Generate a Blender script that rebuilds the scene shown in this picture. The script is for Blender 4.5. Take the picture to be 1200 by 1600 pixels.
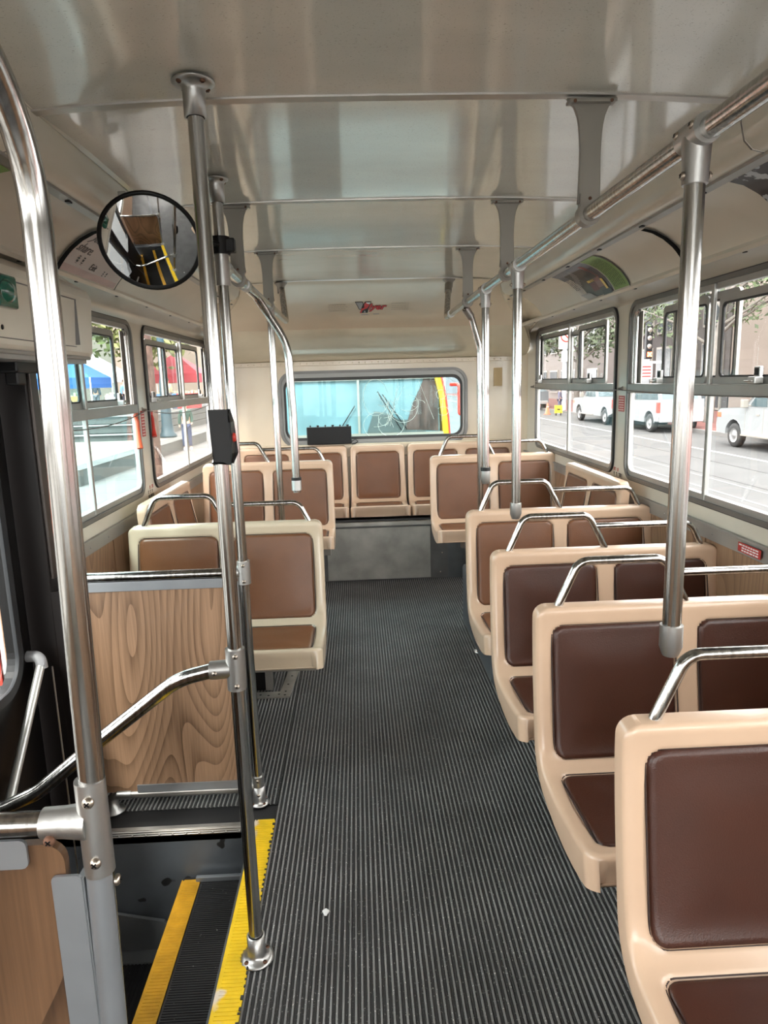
import bpy, math, random
from mathutils import Vector, Matrix
from mathutils.geometry import tessellate_polygon
PI = math.pi
for o in list(bpy.data.objects): bpy.data.objects.remove(o)
scn = bpy.context.scene
COL = scn.collection

# ------------------------------------------------------------------ camera
cd = bpy.data.cameras.new('camera'); cam = bpy.data.objects.new('camera', cd); COL.objects.link(cam)
cd.sensor_fit = 'VERTICAL'; cd.sensor_height = 36.0; cd.lens = 1075.0/1600.0*36.0
cd.clip_start = 0.02; cd.clip_end = 600
def _cv(px, py): return Vector(((px-600)/1075, -(py-800)/1075, -1.0))
_L = _cv(556, 597.5)
_yv = 800+1075*(_L[0]*(762-600)/1075+1)/_L[1]
_Y = _L.normalized(); _Z = -(_cv(762, _yv)).normalized(); _X = _Y.cross(_Z)
cam.matrix_world = Matrix(((_X[0], _X[1], _X[2], 0), (_Y[0], _Y[1], _Y[2], 0), (_Z[0], _Z[1], _Z[2], 1.5), (0, 0, 0, 1)))
scn.camera = cam

# ------------------------------------------------------------------ world, sun, exposure
w = bpy.data.worlds.new('world'); scn.world = w; w.use_nodes = True
bg = w.node_tree.nodes['Background']
bg.inputs[0].default_value = (1.0, 0.995, 0.985, 1); bg.inputs[1].default_value = 6.6
sd = bpy.data.lights.new('sun', 'SUN'); sd.energy = 4.0; sd.angle = math.radians(8); sd.color = (1, .95, .88)
so = bpy.data.objects.new('sun', sd); COL.objects.link(so)
so.rotation_euler = Vector((0.35, 0.75, -0.95)).to_track_quat('-Z', 'Y').to_euler()
vs = scn.view_settings
scn.display_settings.display_device = 'sRGB'
vs.view_transform = 'Standard'; vs.look = 'None'; vs.gamma = 1.0; vs.exposure = 0.5
try: vs.use_curve_mapping = False
except Exception: pass

# ------------------------------------------------------------------ mesh helpers
def path_fillet(pts, rad, n=6):
    pts = [Vector(p) for p in pts]
    if (not isinstance(rad, (list, tuple)) and rad <= 0) or len(pts) < 3: return pts
    out = [pts[0]]
    for i in range(1, len(pts)-1):
        p = pts[i]; a = pts[i-1]-p; b = pts[i+1]-p
        r = rad[i-1] if isinstance(rad, (list, tuple)) else rad
        la, lb = a.length, b.length
        a.normalize(); b.normalize()
        ang = a.angle(b)
        if ang > PI-.02 or r <= 0: out.append(p); continue
        d = min(r/math.tan(ang/2), la*.49, lb*.49); rr = d*math.tan(ang/2)
        c = p+(a+b).normalized()*(rr/math.sin(ang/2))
        s = p+a*d-c; e = p+b*d-c; tot = s.angle(e); ax = s.cross(e).normalized()
        for k in range(n+1): out.append(c+Matrix.Rotation(tot*k/n, 3, ax) @ s)
    out.append(pts[-1]); return out

class MB:
    def __init__(s): s.v = []; s.f = []; s.sm = []; s.mi = []; s.m = 0
    def _f(s, face, smooth=False): s.f.append(tuple(face)); s.sm.append(smooth); s.mi.append(s.m)
    def box(s, lo, hi, mat=None):
        b = len(s.v)
        for k in range(8):
            p = Vector((hi[0] if k & 1 else lo[0], hi[1] if k & 2 else lo[1], hi[2] if k & 4 else lo[2]))
            if mat is not None: p = mat @ p
            s.v.append(tuple(p))
        for q in ((0, 2, 3, 1), (4, 5, 7, 6), (0, 1, 5, 4), (2, 6, 7, 3), (0, 4, 6, 2), (1, 3, 7, 5)): s._f([b+i for i in q])
        return s
    def tube(s, pts, r, fillet=0, n=14, caps=True, nf=6):
        pts = path_fillet(pts, fillet, nf) if fillet else [Vector(p) for p in pts]
        rs = r if isinstance(r, (list, tuple)) else [r]*len(pts)
        t0 = (pts[1]-pts[0]).normalized()
        u = t0.orthogonal().normalized(); rings = []
        for i, p in enumerate(pts):
            if i == 0: t = t0
            elif i == len(pts)-1: t = (pts[i]-pts[i-1]).normalized()
            else: t = ((pts[i]-pts[i-1]).normalized()+(pts[i+1]-pts[i]).normalized()).normalized()
            u = (u-t*u.dot(t)).normalized(); w_ = t.cross(u)
            b = len(s.v); rings.append(b)
            for k in range(n):
                a = 2*PI*k/n; s.v.append(tuple(p+(u*math.cos(a)+w_*math.sin(a))*rs[i]))
        for i in range(len(rings)-1):
            a, b = rings[i], rings[i+1]
            for k in range(n): s._f((a+k, a+(k+1) % n, b+(k+1) % n, b+k), True)
        if caps:
            for b, rev in ((rings[0], True), (rings[-1], False)):
                c = len(s.v); s.v += [s.v[b+k] for k in range(n)]
                idx = list(range(c, c+n)); s._f(idx[::-1] if rev else idx)
        return s
    def plate(s, outline, holes, t, mp, smooth_side=False):
        loops = [list(outline)]+[list(h) for h in holes]
        tris = tessellate_polygon([[Vector((p[0], p[1], 0)) for p in l] for l in loops])
        flat = [p for l in loops for p in l]; n = len(flat); b = len(s.v)
        for p in flat: s.v.append(tuple(mp(p[0], p[1], 0)))
        for p in flat: s.v.append(tuple(mp(p[0], p[1], t)))
        for tr in tris: s._f([b+i for i in tr]); s._f([b+n+i for i in tr][::-1])
        o = 0
        for l in loops:
            m = len(l)
            for k in range(m):
                i, j = o+k, o+(k+1) % m; s._f((b+i, b+j, b+n+j, b+n+i), smooth_side)
            o += m
        return s
    def grid(s, fn, us, vs_, smooth=True, flip=False):
        b = len(s.v); nu, nv = len(us), len(vs_)
        for v in vs_:
            for u in us: s.v.append(tuple(fn(u, v)))
        for j in range(nv-1):
            for i in range(nu-1):
                q = (b+j*nu+i, b+j*nu+i+1, b+(j+1)*nu+i+1, b+(j+1)*nu+i)
                s._f(q[::-1] if flip else q, smooth)
        return s
    def lathe(s, c, axis, prof, n=20, smooth=True):
        c = Vector(c); axis = Vector(axis).normalized(); u = axis.orthogonal().normalized(); w_ = axis.cross(u)
        b = len(s.v)
        for (r, h) in prof:
            for k in range(n):
                a = 2*PI*k/n; s.v.append(tuple(c+axis*h+(u*math.cos(a)+w_*math.sin(a))*r))
        for i in range(len(prof)-1):
            for k in range(n): s._f((b+i*n+k, b+i*n+(k+1) % n, b+(i+1)*n+(k+1) % n, b+(i+1)*n+k), smooth)
        return s
    def ball(s, c, r, nu=12, nv=8):
        c = Vector(c); rr = r if isinstance(r, (tuple, list)) else (r, r, r)
        s.grid(lambda u, v: (c[0]+rr[0]*math.sin(v)*math.cos(u), c[1]+rr[1]*math.sin(v)*math.sin(u), c[2]+rr[2]*math.cos(v)),
               [2*PI*k/nu for k in range(nu+1)], [PI*k/nv for k in range(nv+1)]); return s
    def sweep(s, prof, y0, y1, smooth=False, close=False):   # profile of (x,z) carried along y
        b = len(s.v); n = len(prof)
        for y in (y0, y1):
            for p in prof: s.v.append((p[0], y, p[1]))
        for k in range(n if close else n-1):
            j = (k+1) % n; s._f((b+k, b+j, b+n+j, b+n+k), smooth)
        if close: s._f([b+k for k in range(n)][::-1]); s._f([b+n+k for k in range(n)])
        return s
    def build(s, name, mats, parent=None, bevel=0, seg=2, keep=False):
        off = Vector((0, 0, 0)); loc = Vector((0, 0, 0))
        if parent is not None:
            p = parent
            while p is not None: off += p.location; p = p.parent
        elif not keep and s.v:
            xs = [p[0] for p in s.v]; ys = [p[1] for p in s.v]; zs = [p[2] for p in s.v]
            off = Vector(((min(xs)+max(xs))/2, (min(ys)+max(ys))/2, min(zs))); loc = off.copy()
        me = bpy.data.meshes.new(name)
        me.from_pydata([(p[0]-off[0], p[1]-off[1], p[2]-off[2]) for p in s.v], [], s.f)
        for m in (mats if isinstance(mats, (list, tuple)) else [mats]): me.materials.append(m)
        me.polygons.foreach_set('use_smooth', s.sm); me.polygons.foreach_set('material_index', s.mi)
        me.update()
        o = bpy.data.objects.new(name, me); COL.objects.link(o); o.location = loc
        if parent is not None: o.parent = parent
        if bevel:
            md = o.modifiers.new('bevel', 'BEVEL'); md.width = bevel; md.segments = seg; md.limit_method = 'ANGLE'; md.angle_limit = .7
        return o

def tag(o, label, cat, group=None):
    o['label'] = label; o['category'] = cat
    if group: o['group'] = group
    return o
def thing(name, label, cat, loc=(0, 0, 0), group=None):
    o = bpy.data.objects.new(name, None); COL.objects.link(o); o.location = loc; o.empty_display_size = .05
    return tag(o, label, cat, group)
def struct(o): o['kind'] = 'structure'; return o
def sname(name):
    o = bpy.data.objects.new(name, None); COL.objects.link(o); o.empty_display_size = .05; o['kind'] = 'structure'; return o
def stuff(o): o['kind'] = 'stuff'; return o
def copy_tree(o, parent=None):
    c = o.copy(); COL.objects.link(c); c.parent = parent
    for ch in [x for x in o.children]:
        copy_tree(ch, c)
    return c
def rrect(x0, x1, y0, y1, r, n=6):
    out = []
    for cx, cy, a0 in ((x1-r, y1-r, 0), (x0+r, y1-r, PI/2), (x0+r, y0+r, PI), (x1-r, y0+r, 1.5*PI)):
        for k in range(n+1):
            a = a0+PI/2*k/n; out.append((cx+r*math.cos(a), cy+r*math.sin(a)))
    return out
def rect(x0, x1, y0, y1): return [(x1, y1), (x0, y1), (x0, y0), (x1, y0)]

# ------------------------------------------------------------------ materials
def mat(name, col, rough=.5, metal=0., coat=0., var=0., vscale=8., bump=0., bscale=60., stretch=(1, 1, 1), fleck=None, spec=.5, trans=0., fcut=(.62, .66), fscale=250.):
    m = bpy.data.materials.new(name); m.use_nodes = True; nt = m.node_tree; N = nt.nodes; Lk = nt.links
    b = N['Principled BSDF']; b.inputs['Base Color'].default_value = (*col, 1)
    b.inputs['Roughness'].default_value = rough; b.inputs['Metallic'].default_value = metal
    b.inputs['Coat Weight'].default_value = coat; b.inputs['Coat Roughness'].default_value = .08
    b.inputs['Specular IOR Level'].default_value = spec
    tc = N.new('ShaderNodeTexCoord'); mp = N.new('ShaderNodeMapping'); mp.inputs['Scale'].default_value = stretch
    Lk.new(tc.outputs['Object'], mp.inputs[0])
    cur = None
    if var:
        n1 = N.new('ShaderNodeTexNoise'); n1.inputs['Scale'].default_value = vscale; n1.inputs['Detail'].default_value = 5
        Lk.new(mp.outputs[0], n1.inputs['Vector'])
        r = N.new('ShaderNodeValToRGB'); r.color_ramp.elements[0].position = .3; r.color_ramp.elements[1].position = .7
        r.color_ramp.elements[0].color = (*[c*(1-var) for c in col], 1); r.color_ramp.elements[1].color = (*[min(1, c*(1+var)) for c in col], 1)
        Lk.new(n1.outputs['Fac'], r.inputs[0]); cur = r.outputs[0]
    if fleck:
        n2 = N.new('ShaderNodeTexNoise'); n2.inputs['Scale'].default_value = fscale; n2.inputs['Detail'].default_value = 2
        Lk.new(mp.outputs[0], n2.inputs['Vector'])
        r2 = N.new('ShaderNodeValToRGB'); r2.color_ramp.elements[0].position = fcut[0]; r2.color_ramp.elements[1].position = fcut[1]
        r2.color_ramp.elements[0].color = (0, 0, 0, 1); r2.color_ramp.elements[1].color = (1, 1, 1, 1)
        Lk.new(n2.outputs['Fac'], r2.inputs[0])
        mx = N.new('ShaderNodeMix'); mx.data_type = 'RGBA'; Lk.new(r2.outputs[0], mx.inputs['Factor'])
        if cur: Lk.new(cur, mx.inputs['A'])
        else: mx.inputs['A'].default_value = (*col, 1)
        mx.inputs['B'].default_value = (*fleck, 1); cur = mx.outputs['Result']
    if cur: Lk.new(cur, b.inputs['Base Color'])
    if bump:
        n3 = N.new('ShaderNodeTexNoise'); n3.inputs['Scale'].default_value = bscale; n3.inputs['Detail'].default_value = 3
        Lk.new(mp.outputs[0], n3.inputs['Vector'])
        bp = N.new('ShaderNodeBump'); bp.inputs['Strength'].default_value = bump; bp.inputs['Distance'].default_value = .01
        Lk.new(n3.outputs['Fac'], bp.inputs['Height']); Lk.new(bp.outputs[0], b.inputs['Normal'])
    return m
def wood(name, c0, c1, rough=.35, rings=26, sc=(1.5, 1.5, .40), loc=(.35, .1, .2), fib=.35):
    m = bpy.data.materials.new(name); m.use_nodes = True; nt = m.node_tree; N = nt.nodes; Lk = nt.links; b = N['Principled BSDF']
    b.inputs['Roughness'].default_value = rough; b.inputs['Coat Weight'].default_value = .15
    tc = N.new('ShaderNodeTexCoord'); mp = N.new('ShaderNodeMapping'); mp.inputs['Scale'].default_value = sc; mp.inputs['Location'].default_value = loc
    Lk.new(tc.outputs['Object'], mp.inputs[0])
    n0 = N.new('ShaderNodeTexNoise'); n0.inputs['Scale'].default_value = 2.0; n0.inputs['Detail'].default_value = 1.2; n0.inputs['Roughness'].default_value = .25; Lk.new(mp.outputs[0], n0.inputs['Vector'])
    ml = N.new('ShaderNodeMath'); ml.operation = 'MULTIPLY'; ml.inputs[1].default_value = rings; Lk.new(n0.outputs['Fac'], ml.inputs[0])
    fr = N.new('ShaderNodeMath'); fr.operation = 'FRACT'; Lk.new(ml.outputs[0], fr.inputs[0])
    pw = N.new('ShaderNodeMath'); pw.operation = 'POWER'; pw.inputs[1].default_value = 2.2; Lk.new(fr.outputs[0], pw.inputs[0])
    mp2 = N.new('ShaderNodeMapping'); mp2.inputs['Scale'].default_value = (75, 75, 2.2); Lk.new(tc.outputs['Object'], mp2.inputs[0])
    n1 = N.new('ShaderNodeTexNoise'); n1.inputs['Scale'].default_value = 2; n1.inputs['Detail'].default_value = 4; Lk.new(mp2.outputs[0], n1.inputs['Vector'])
    n2 = N.new('ShaderNodeTexNoise'); n2.inputs['Scale'].default_value = 3; Lk.new(mp.outputs[0], n2.inputs['Vector'])
    a1 = N.new('ShaderNodeMath'); a1.operation = 'MULTIPLY_ADD'; a1.inputs[1].default_value = -.36; a1.inputs[2].default_value = .62; Lk.new(pw.outputs[0], a1.inputs[0])
    a2 = N.new('ShaderNodeMath'); a2.operation = 'MULTIPLY_ADD'; a2.inputs[1].default_value = fib*1.6; Lk.new(n1.outputs['Fac'], a2.inputs[0]); Lk.new(a1.outputs[0], a2.inputs[2])
    a3 = N.new('ShaderNodeMath'); a3.operation = 'MULTIPLY_ADD'; a3.inputs[1].default_value = .5; Lk.new(n2.outputs['Fac'], a3.inputs[0]); Lk.new(a2.outputs[0], a3.inputs[2])
    r = N.new('ShaderNodeValToRGB'); r.color_ramp.elements[0].position = .55; r.color_ramp.elements[1].position = 1.35*.9
    r.color_ramp.elements[1].position = 1.0
    r.color_ramp.elements[0].color = (*c0, 1); r.color_ramp.elements[1].color = (*c1, 1)
    sb = N.new('ShaderNodeMath'); sb.operation = 'MULTIPLY'; sb.inputs[1].default_value = .82; Lk.new(a3.outputs[0], sb.inputs[0])
    Lk.new(sb.outputs[0], r.inputs[0]); Lk.new(r.outputs[0], b.inputs['Base Color']); return m
def glass(name, tint, refl=.08):
    m = bpy.data.materials.new(name); m.use_nodes = True; nt = m.node_tree; N = nt.nodes; Lk = nt.links
    N.remove(N['Principled BSDF']); out = N['Material Output']
    t = N.new('ShaderNodeBsdfTransparent'); t.inputs[0].default_value = (*tint, 1)
    g = N.new('ShaderNodeBsdfGlossy'); g.inputs['Roughness'].default_value = .02
    fr = N.new('ShaderNodeFresnel'); fr.inputs[0].default_value = 1.35
    ge = N.new('ShaderNodeNewGeometry'); sb = N.new('ShaderNodeMath'); sb.operation = 'SUBTRACT'; sb.inputs[0].default_value = 1; Lk.new(ge.outputs['Backfacing'], sb.inputs[1])
    mu = N.new('ShaderNodeMath'); mu.operation = 'MULTIPLY'; Lk.new(fr.outputs[0], mu.inputs[0]); Lk.new(sb.outputs[0], mu.inputs[1])
    mx = N.new('ShaderNodeMixShader'); Lk.new(mu.outputs[0], mx.inputs[0]); Lk.new(t.outputs[0], mx.inputs[1]); Lk.new(g.outputs[0], mx.inputs[2])
    Lk.new(mx.outputs[0], out.inputs[0]); return m
def emis(name, col, st):
    m = mat(name, col, .4); b = m.node_tree.nodes['Principled BSDF']
    b.inputs['Emission Color'].default_value = (*col, 1); b.inputs['Emission Strength'].default_value = st; return m

M = dict(
    ceil=mat('ceiling_enamel', (.61, .595, .525), .26, coat=1., var=.05, vscale=3, fleck=(.33, .30, .25), fcut=(.66, .70), fscale=190, stretch=(1, 2.5, 1), bump=.02, bscale=3),
    cream=mat('cream_enamel', (.59, .55, .46), .3, coat=.35, var=.05, vscale=4),
    cove=mat('cove_panel_enamel', (.59, .54, .45), .38, coat=.1, var=.05, vscale=3),
    rear=mat('rear_dome_enamel', (.62, .53, .40), .25, coat=.35, var=.06, vscale=3),
    steel=mat('stainless_steel', (.43, .42, .40), .17, 1, var=.38, vscale=110, stretch=(1, 1, .012)),  # lengthwise colour streaks imitate brushing and reflected bands
    steel2=mat('brushed_steel', (.50, .48, .45), .38, 1, var=.14, vscale=10, stretch=(1, 1, .3)),
    cast=mat('cast_alloy', (.46, .455, .44), .38, 1, var=.08, bump=.05, bscale=120),
    bracket=mat('bracket_grey_paint', (.29, .27, .24), .4, .4),
    alu=mat('window_aluminium', (.36, .355, .335), .4, .6, var=.07),
    alud=mat('window_frame_grey', (.17, .165, .158), .4, .6, var=.08),
    panel=mat('riser_steel', (.42, .41, .375), .42, .6, var=.25, vscale=5, bump=.03, bscale=6),
    rubber=mat('black_rubber', (.018, .018, .019), .5),
    rib=mat('rib_rubber_worn', (.20, .198, .195), .5, fleck=(.62, .60, .57), var=.3, vscale=5, fcut=(.665, .70), fscale=160),
    groove=mat('groove_rubber', (.030, .030, .030), .7, fleck=(.5, .49, .46), fcut=(.665, .70), fscale=170, bump=.3, bscale=300),
    rib2=mat('fine_rib_rubber', (.045, .045, .046), .6, fleck=(.5, .48, .45), fcut=(.70, .74), fscale=170),
    tread=mat('step_tread_rubber', (.022, .022, .024), .6, fleck=(.3, .3, .28), fcut=(.72, .75), fscale=100),
    yellow=mat('yellow_nosing', (.80, .54, .015), .5, var=.12, vscale=20, fleck=(.72, .62, .5), fcut=(.64, .70), fscale=9),
    orange=mat('orange_yellow_nosing', (.62, .33, .02), .5, var=.15, vscale=20),
    grey=mat('step_wall_grey', (.10, .112, .125), .35, .2, var=.12, vscale=7, fleck=(.02, .02, .02), fcut=(.70, .72), fscale=12),
    greyp=mat('clamp_plate_grey', (.34, .36, .38), .35, .7, var=.07),
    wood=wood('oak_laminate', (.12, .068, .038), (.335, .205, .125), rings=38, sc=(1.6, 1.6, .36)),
    woodl=wood('shaded_panel_laminate', (.040, .020, .010), (.165, .088, .045), rings=14, sc=(1.2, 1.2, .7), loc=(2.1, .3, .9), fib=.28),  # laminate darkened, the panel's shade is put into its colour
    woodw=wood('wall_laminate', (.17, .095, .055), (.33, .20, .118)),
    shell=mat('beige_fibreglass', (.60, .425, .30), .26, coat=.3, var=.03),
    shellg=mat('pale_beige_fibreglass', (.58, .47, .345), .26, coat=.3, var=.03),
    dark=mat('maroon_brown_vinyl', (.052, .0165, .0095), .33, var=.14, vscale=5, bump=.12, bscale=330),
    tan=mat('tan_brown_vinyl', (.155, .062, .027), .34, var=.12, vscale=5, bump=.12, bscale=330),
    piping=mat('dark_piping', (.03, .014, .01), .5),
    black=mat('black_plastic', (.005, .005, .0055), .4, spec=.3),
    doorb=mat('black_door_enamel', (.004, .0035, .0035), .4, spec=.25),
    doorbr=mat('dark_brown_enamel', (.006, .004, .0035), .45, spec=.25),
    white=mat('white_paint', (.8, .8, .8), .4),
    red=mat('red_plastic', (.55, .035, .02), .4),
    redd=mat('red_decal', (.42, .03, .025), .45),
    ored=mat('orange_red_plastic', (.60, .10, .04), .35),
    green=mat('green_lens', (.003, .09, .055), .15, coat=.6),
    mirror=mat('mirror_silver', (.85, .85, .84), .015, 1),
    glass=glass('clear_glass', (.97, .975, .97)), glassb=glass('blue_tinted_glass', (.84, .965, .975)), glassd=glass('clear_door_glass', (.93, .95, .95)),
    screw=mat('screw_steel', (.42, .36, .30), .35, 1), rust=mat('rusty_screw', (.16, .08, .05), .6, .6),
)

# ------------------------------------------------------------------ outer numbers of the coach
XR, XL, CX = 1.36, -1.13, .115
Y0, Y1 = -2.6, 5.68
ZC = 2.12
def tri(mb, y0, y1, prof, **k): mb.sweep(prof, y0, y1, **k)

# floor with the step well left out
f = sname('floor')
b = MB(); b.box((XL-.03, 2.18, -.06), (XR+.03, Y1, -.005)); b.box((-.40, Y0, -.06), (XR+.03, 2.18, -.005)); b.box((XL-.03, Y0, -.06), (-.40, .80, -.005))
b.build('floor_slab', M['rubber'], f)
def ribs(x0, x1, y0, y1):
    mb = MB(); P = .0155; x = x0; ml = []
    def strip(pr, mi):
        mb.m = mi; mb.sweep(pr, y0, y1)
    while x < x1-P*.5:
        strip([(x, -.003), (x+.0012, .0010), (x+.0052, .0010), (x+.0064, -.003)], 0)
        strip([(x+.0064, -.003), (x+.0082, -.003)], 1)
        strip([(x+.0082, -.003), (x+.0086, -.0012), (x+.0100, -.0012), (x+.0104, -.003)], 2)
        strip([(x+.0104, -.003), (x+.0116, -.003)], 1)
        strip([(x+.0116, -.003), (x+.0120, -.0012), (x+.0134, -.0012), (x+.0138, -.003)], 2)
        strip([(x+.0138, -.003), (x+P, -.003)], 1)
        x += P
    return mb
for a in ((-.335, XR, .8, 2.28), (-.335, XR, Y0, .8), (-.335, XR, 2.28, 5.12), (-1.10, -.335, 2.28, 5.12), (-1.10, -.42, Y0, .74)):
    o = ribs(*a).build('floor_ribbing', [M['rib'], M['groove'], M['rib2']], f); stuff(o)

# step well
sw = sname('trim_1')
b = MB(); b.box((XL, 2.18, -.62), (-.40, 2.20, -.006)); b.box((XL, .80, -.62), (-.40, .82, -.006)); b.build('step_side_wall', M['grey'], sw)
b = MB(); b.box((-.415, .82, -.205), (-.40, 2.18, -.006)); b.build('step_riser', M['grey'], sw)
b = MB(); b.box((-.665, .82, -.47), (-.65, 2.18, -.215)); b.build('step_riser', M['grey'], sw)
b = MB(); b.box((-.665, .82, -.24), (-.40, 2.18, -.206)); b.build('step_tread', M['rubber'], sw)
b = MB(); b.box((XL, .82, -.50), (-.65, 2.18, -.475)); b.build('step_tread', M['rubber'], sw)
b = MB()
y = .84
while y < 2.17: b.box((-.598, y, -.207), (-.418, y+.0045, -.2035)); y += .0085
stuff(b.build('tread_ribbing', M['tread'], sw))
b = MB(); x = -1.10
while x < -.68: b.box((x, .84, -.476), (x+.006, 2.17, -.472)); x += .013
stuff(b.build('tread_ribbing', M['tread'], sw))
def nosing(x0, x1, z, y0, y1, m, drop):
    b = MB(); b.plate([(x0, y0), (x1, y0), (x1, y1-.01), (x1-.004, y1), (x0+.006, y1), (x0, y1-.01)], [], .006, lambda u, v, t: (u, v, z+t))
    b.box((x0-.004, y0, z-drop), (x0, y1, z+.006))
    yy = y0+.004
    while yy < y1-.01: b.box((x0+.006, yy, z+.006), (x1-.006, yy+.0045, z+.0078)); yy += .0115
    return b.build('yellow_nosing', m, sw, bevel=.001)
nosing(-.402, -.335, -.001, .82, 2.185, M['yellow'], .03)
nosing(-.668, -.606, -.208, .82, 2.165, M['orange'], .03)
nosing(-1.06, -1.00, -.476, .82, 2.16, M['orange'], .02)
# worn ragged inner edge of the upper nosing
random.seed(3); b = MB(); yy = .84
while yy < 2.17:
    l = .004+.008*random.random(); b.box((-.3365-random.random()*.006, yy, .0045), (-.3335, yy+l, .0080)); yy += l+.004+random.random()*.02
stuff(b.build('worn_edge_bits', M['groove'], sw))
b = MB(); b.plate([(0, 0), (.30, 0), (.30, .035), (.22, .12), (.05, .16), (0, .16)], [], .012, lambda u, v, t: (-.965+u, 2.165-t, -.475+v))
b.box((-.965, 2.10, -.478), (-.665, 2.17, -.466)); b.build('corner_filler', mat('filler_grey', (.17, .18, .19), .4, .3), sw, bevel=.002)
b = MB(); b.box((-.62, 2.15, -.203), (-.41, 2.165, -.185)); b.build('tread_end_strip', M['greyp'], sw, bevel=.002)
b = MB(); b.box((-.935, 2.172, -.012), (-.40, 2.19, -.004)); b.box((-.935, 2.170, -.030), (-.40, 2.174, -.006))
for k in range(3): b.tube([(-.935, 2.1685, -.009-.008*k), (-.40, 2.1685, -.009-.008*k)], .002, n=6)
for k in range(12): b.lathe((-.92+.046*k, 2.168, -.022), (0, -1, 0), [(0, .004), (.003, .003), (.004, 0)], 8)
b.build('ribbed_edge_strip', M['steel2'], sw)

# ------------------------------------------------------------------ walls with window openings
WR = [(-1.74, -.12), (.04, 1.66), (1.82, 3.44), (3.60, 5.22)]  # the first two continue out of view, added to let light in
WLs = [(-2.2, -.9), (-.72, .72), (2.24, 3.62), (3.80, 5.40)]
ZR = (.985, 1.845); ZL = (.955, 1.83)
def wall(name, x, s, wins, z0, z1, ylo, yhi, zt):
    w_ = sname(name)
    ys = [ylo]+[(wins[i][1]+wins[i+1][0])/2 for i in range(len(wins)-1)]+[yhi]
    for i, (a, c) in enumerate(wins):
        lo, hi = ys[i], ys[i+1]
        if name == 'wall_left' and i == 1: hi = .80
        if name == 'wall_left' and i == 2: lo = 2.18
        b = MB(); b.plate(rect(lo, hi, zt, 1.90), [rrect(a+.012, c-.012, z0+.012, z1-.012, .07)], .022, lambda u, v, t: (x+s*t, u, v))
        b.build('window_surround', M['cream'], w_)
    return w_
wr = wall('wall_right', XR, 1, WR, ZR[0], ZR[1], Y0, Y1, .90)
wl = wall('wall_left', XL, -1, WLs, ZL[0], ZL[1], Y0, Y1, .87)
b = MB(); b.box((XR, Y0, -.06), (XR+.05, Y1, .905)); b.build('laminate_panel', M['woodw'], wr)
b = MB(); b.box((XL-.05, 2.18, -.06), (XL, Y1, .875)); b.build('laminate_panel', M['woodw'], wl)
b = MB(); b.box((XL-.05, Y0, -.06), (XL, .80, .875)); b.build('laminate_panel', M['woodw'], wl)
b = MB(); b.box((XL-.05, .80, 1.60), (XL, 2.18, 1.90)); b.build('door_header_panel', M['cream'], wl)
for (x, s, z, y0, wn) in ((XR, -1, .86, Y0, wr), (XL, 1, .83, 2.30, wl)):
    b = MB(); b.box((min(x, x+s*.008), y0, z), (max(x, x+s*.008), Y1, z+.058)); b.box((min(x, x+s*.016), y0, z+.052), (max(x, x+s*.016), Y1, z+.062))
    yy = y0+.1
    while yy < Y1: b.lathe((x+s*.008, yy, z+.028), (s, 0, 0), [(0, .004), (.004, .003), (.006, 0)], 8); yy += .21
    b.build('aluminium_trim_strip', M['alu'], wn, bevel=.0015)
    for yj in (.9, 2.6, 3.9) if s < 0 else (3.1, 4.3):
        b = MB(); b.box((min(x, x+s*.003), yj, .02), (max(x, x+s*.003), yj+.012, z)); b.build('panel_joint_strip', M['woodw'], wn)

# ------------------------------------------------------------------ ceiling, light covers, coves
c = sname('ceiling')
SE = [-2.6, -1.84, -.96, -.08, .82, 1.70, 2.59, 3.47, 4.48]
EL, ER = -.70, .93
def zc(x):
    t = (x-CX)/(ER-CX); return 2.132-.022*abs(t)**3
xs = [EL-.01+(ER-EL+.02)*k/24 for k in range(25)]
for i in range(len(SE)-1):
    y0, y1 = SE[i], SE[i+1]
    b = MB(); n = 12
    b.grid(lambda u, v: (u, v, zc(u)+.010*math.sin(PI*(v-y0)/(y1-y0))), xs, [y0+(y1-y0)*k/n for k in range(n+1)], flip=True)
    b.build('ceiling_panel', M['ceil'], c)
    if i:
        b = MB(); b.grid(lambda u, v: (u, y0-.016+v*.030, zc(u)-.0035), xs, [0, .25, .75, 1], flip=True, smooth=False)
        b.grid(lambda u, v: (u, y0-.016, zc(u)-.0035+v*.01), xs, [0, 1], smooth=False)
        b.build('seam_strip', M['steel2'], c)
b = MB(); b.grid(lambda u, v: (u, 4.48-.016+v*.030, zc(u)-.0035), xs, [0, .25, .75, 1], flip=True, smooth=False); b.build('seam_strip', M['steel2'], c)
b = MB(); b.box((XL-.08, Y0, 2.20), (XR+.08, 5.9, 2.24)); b.build('roof_skin', M['cream'], c)
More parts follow.
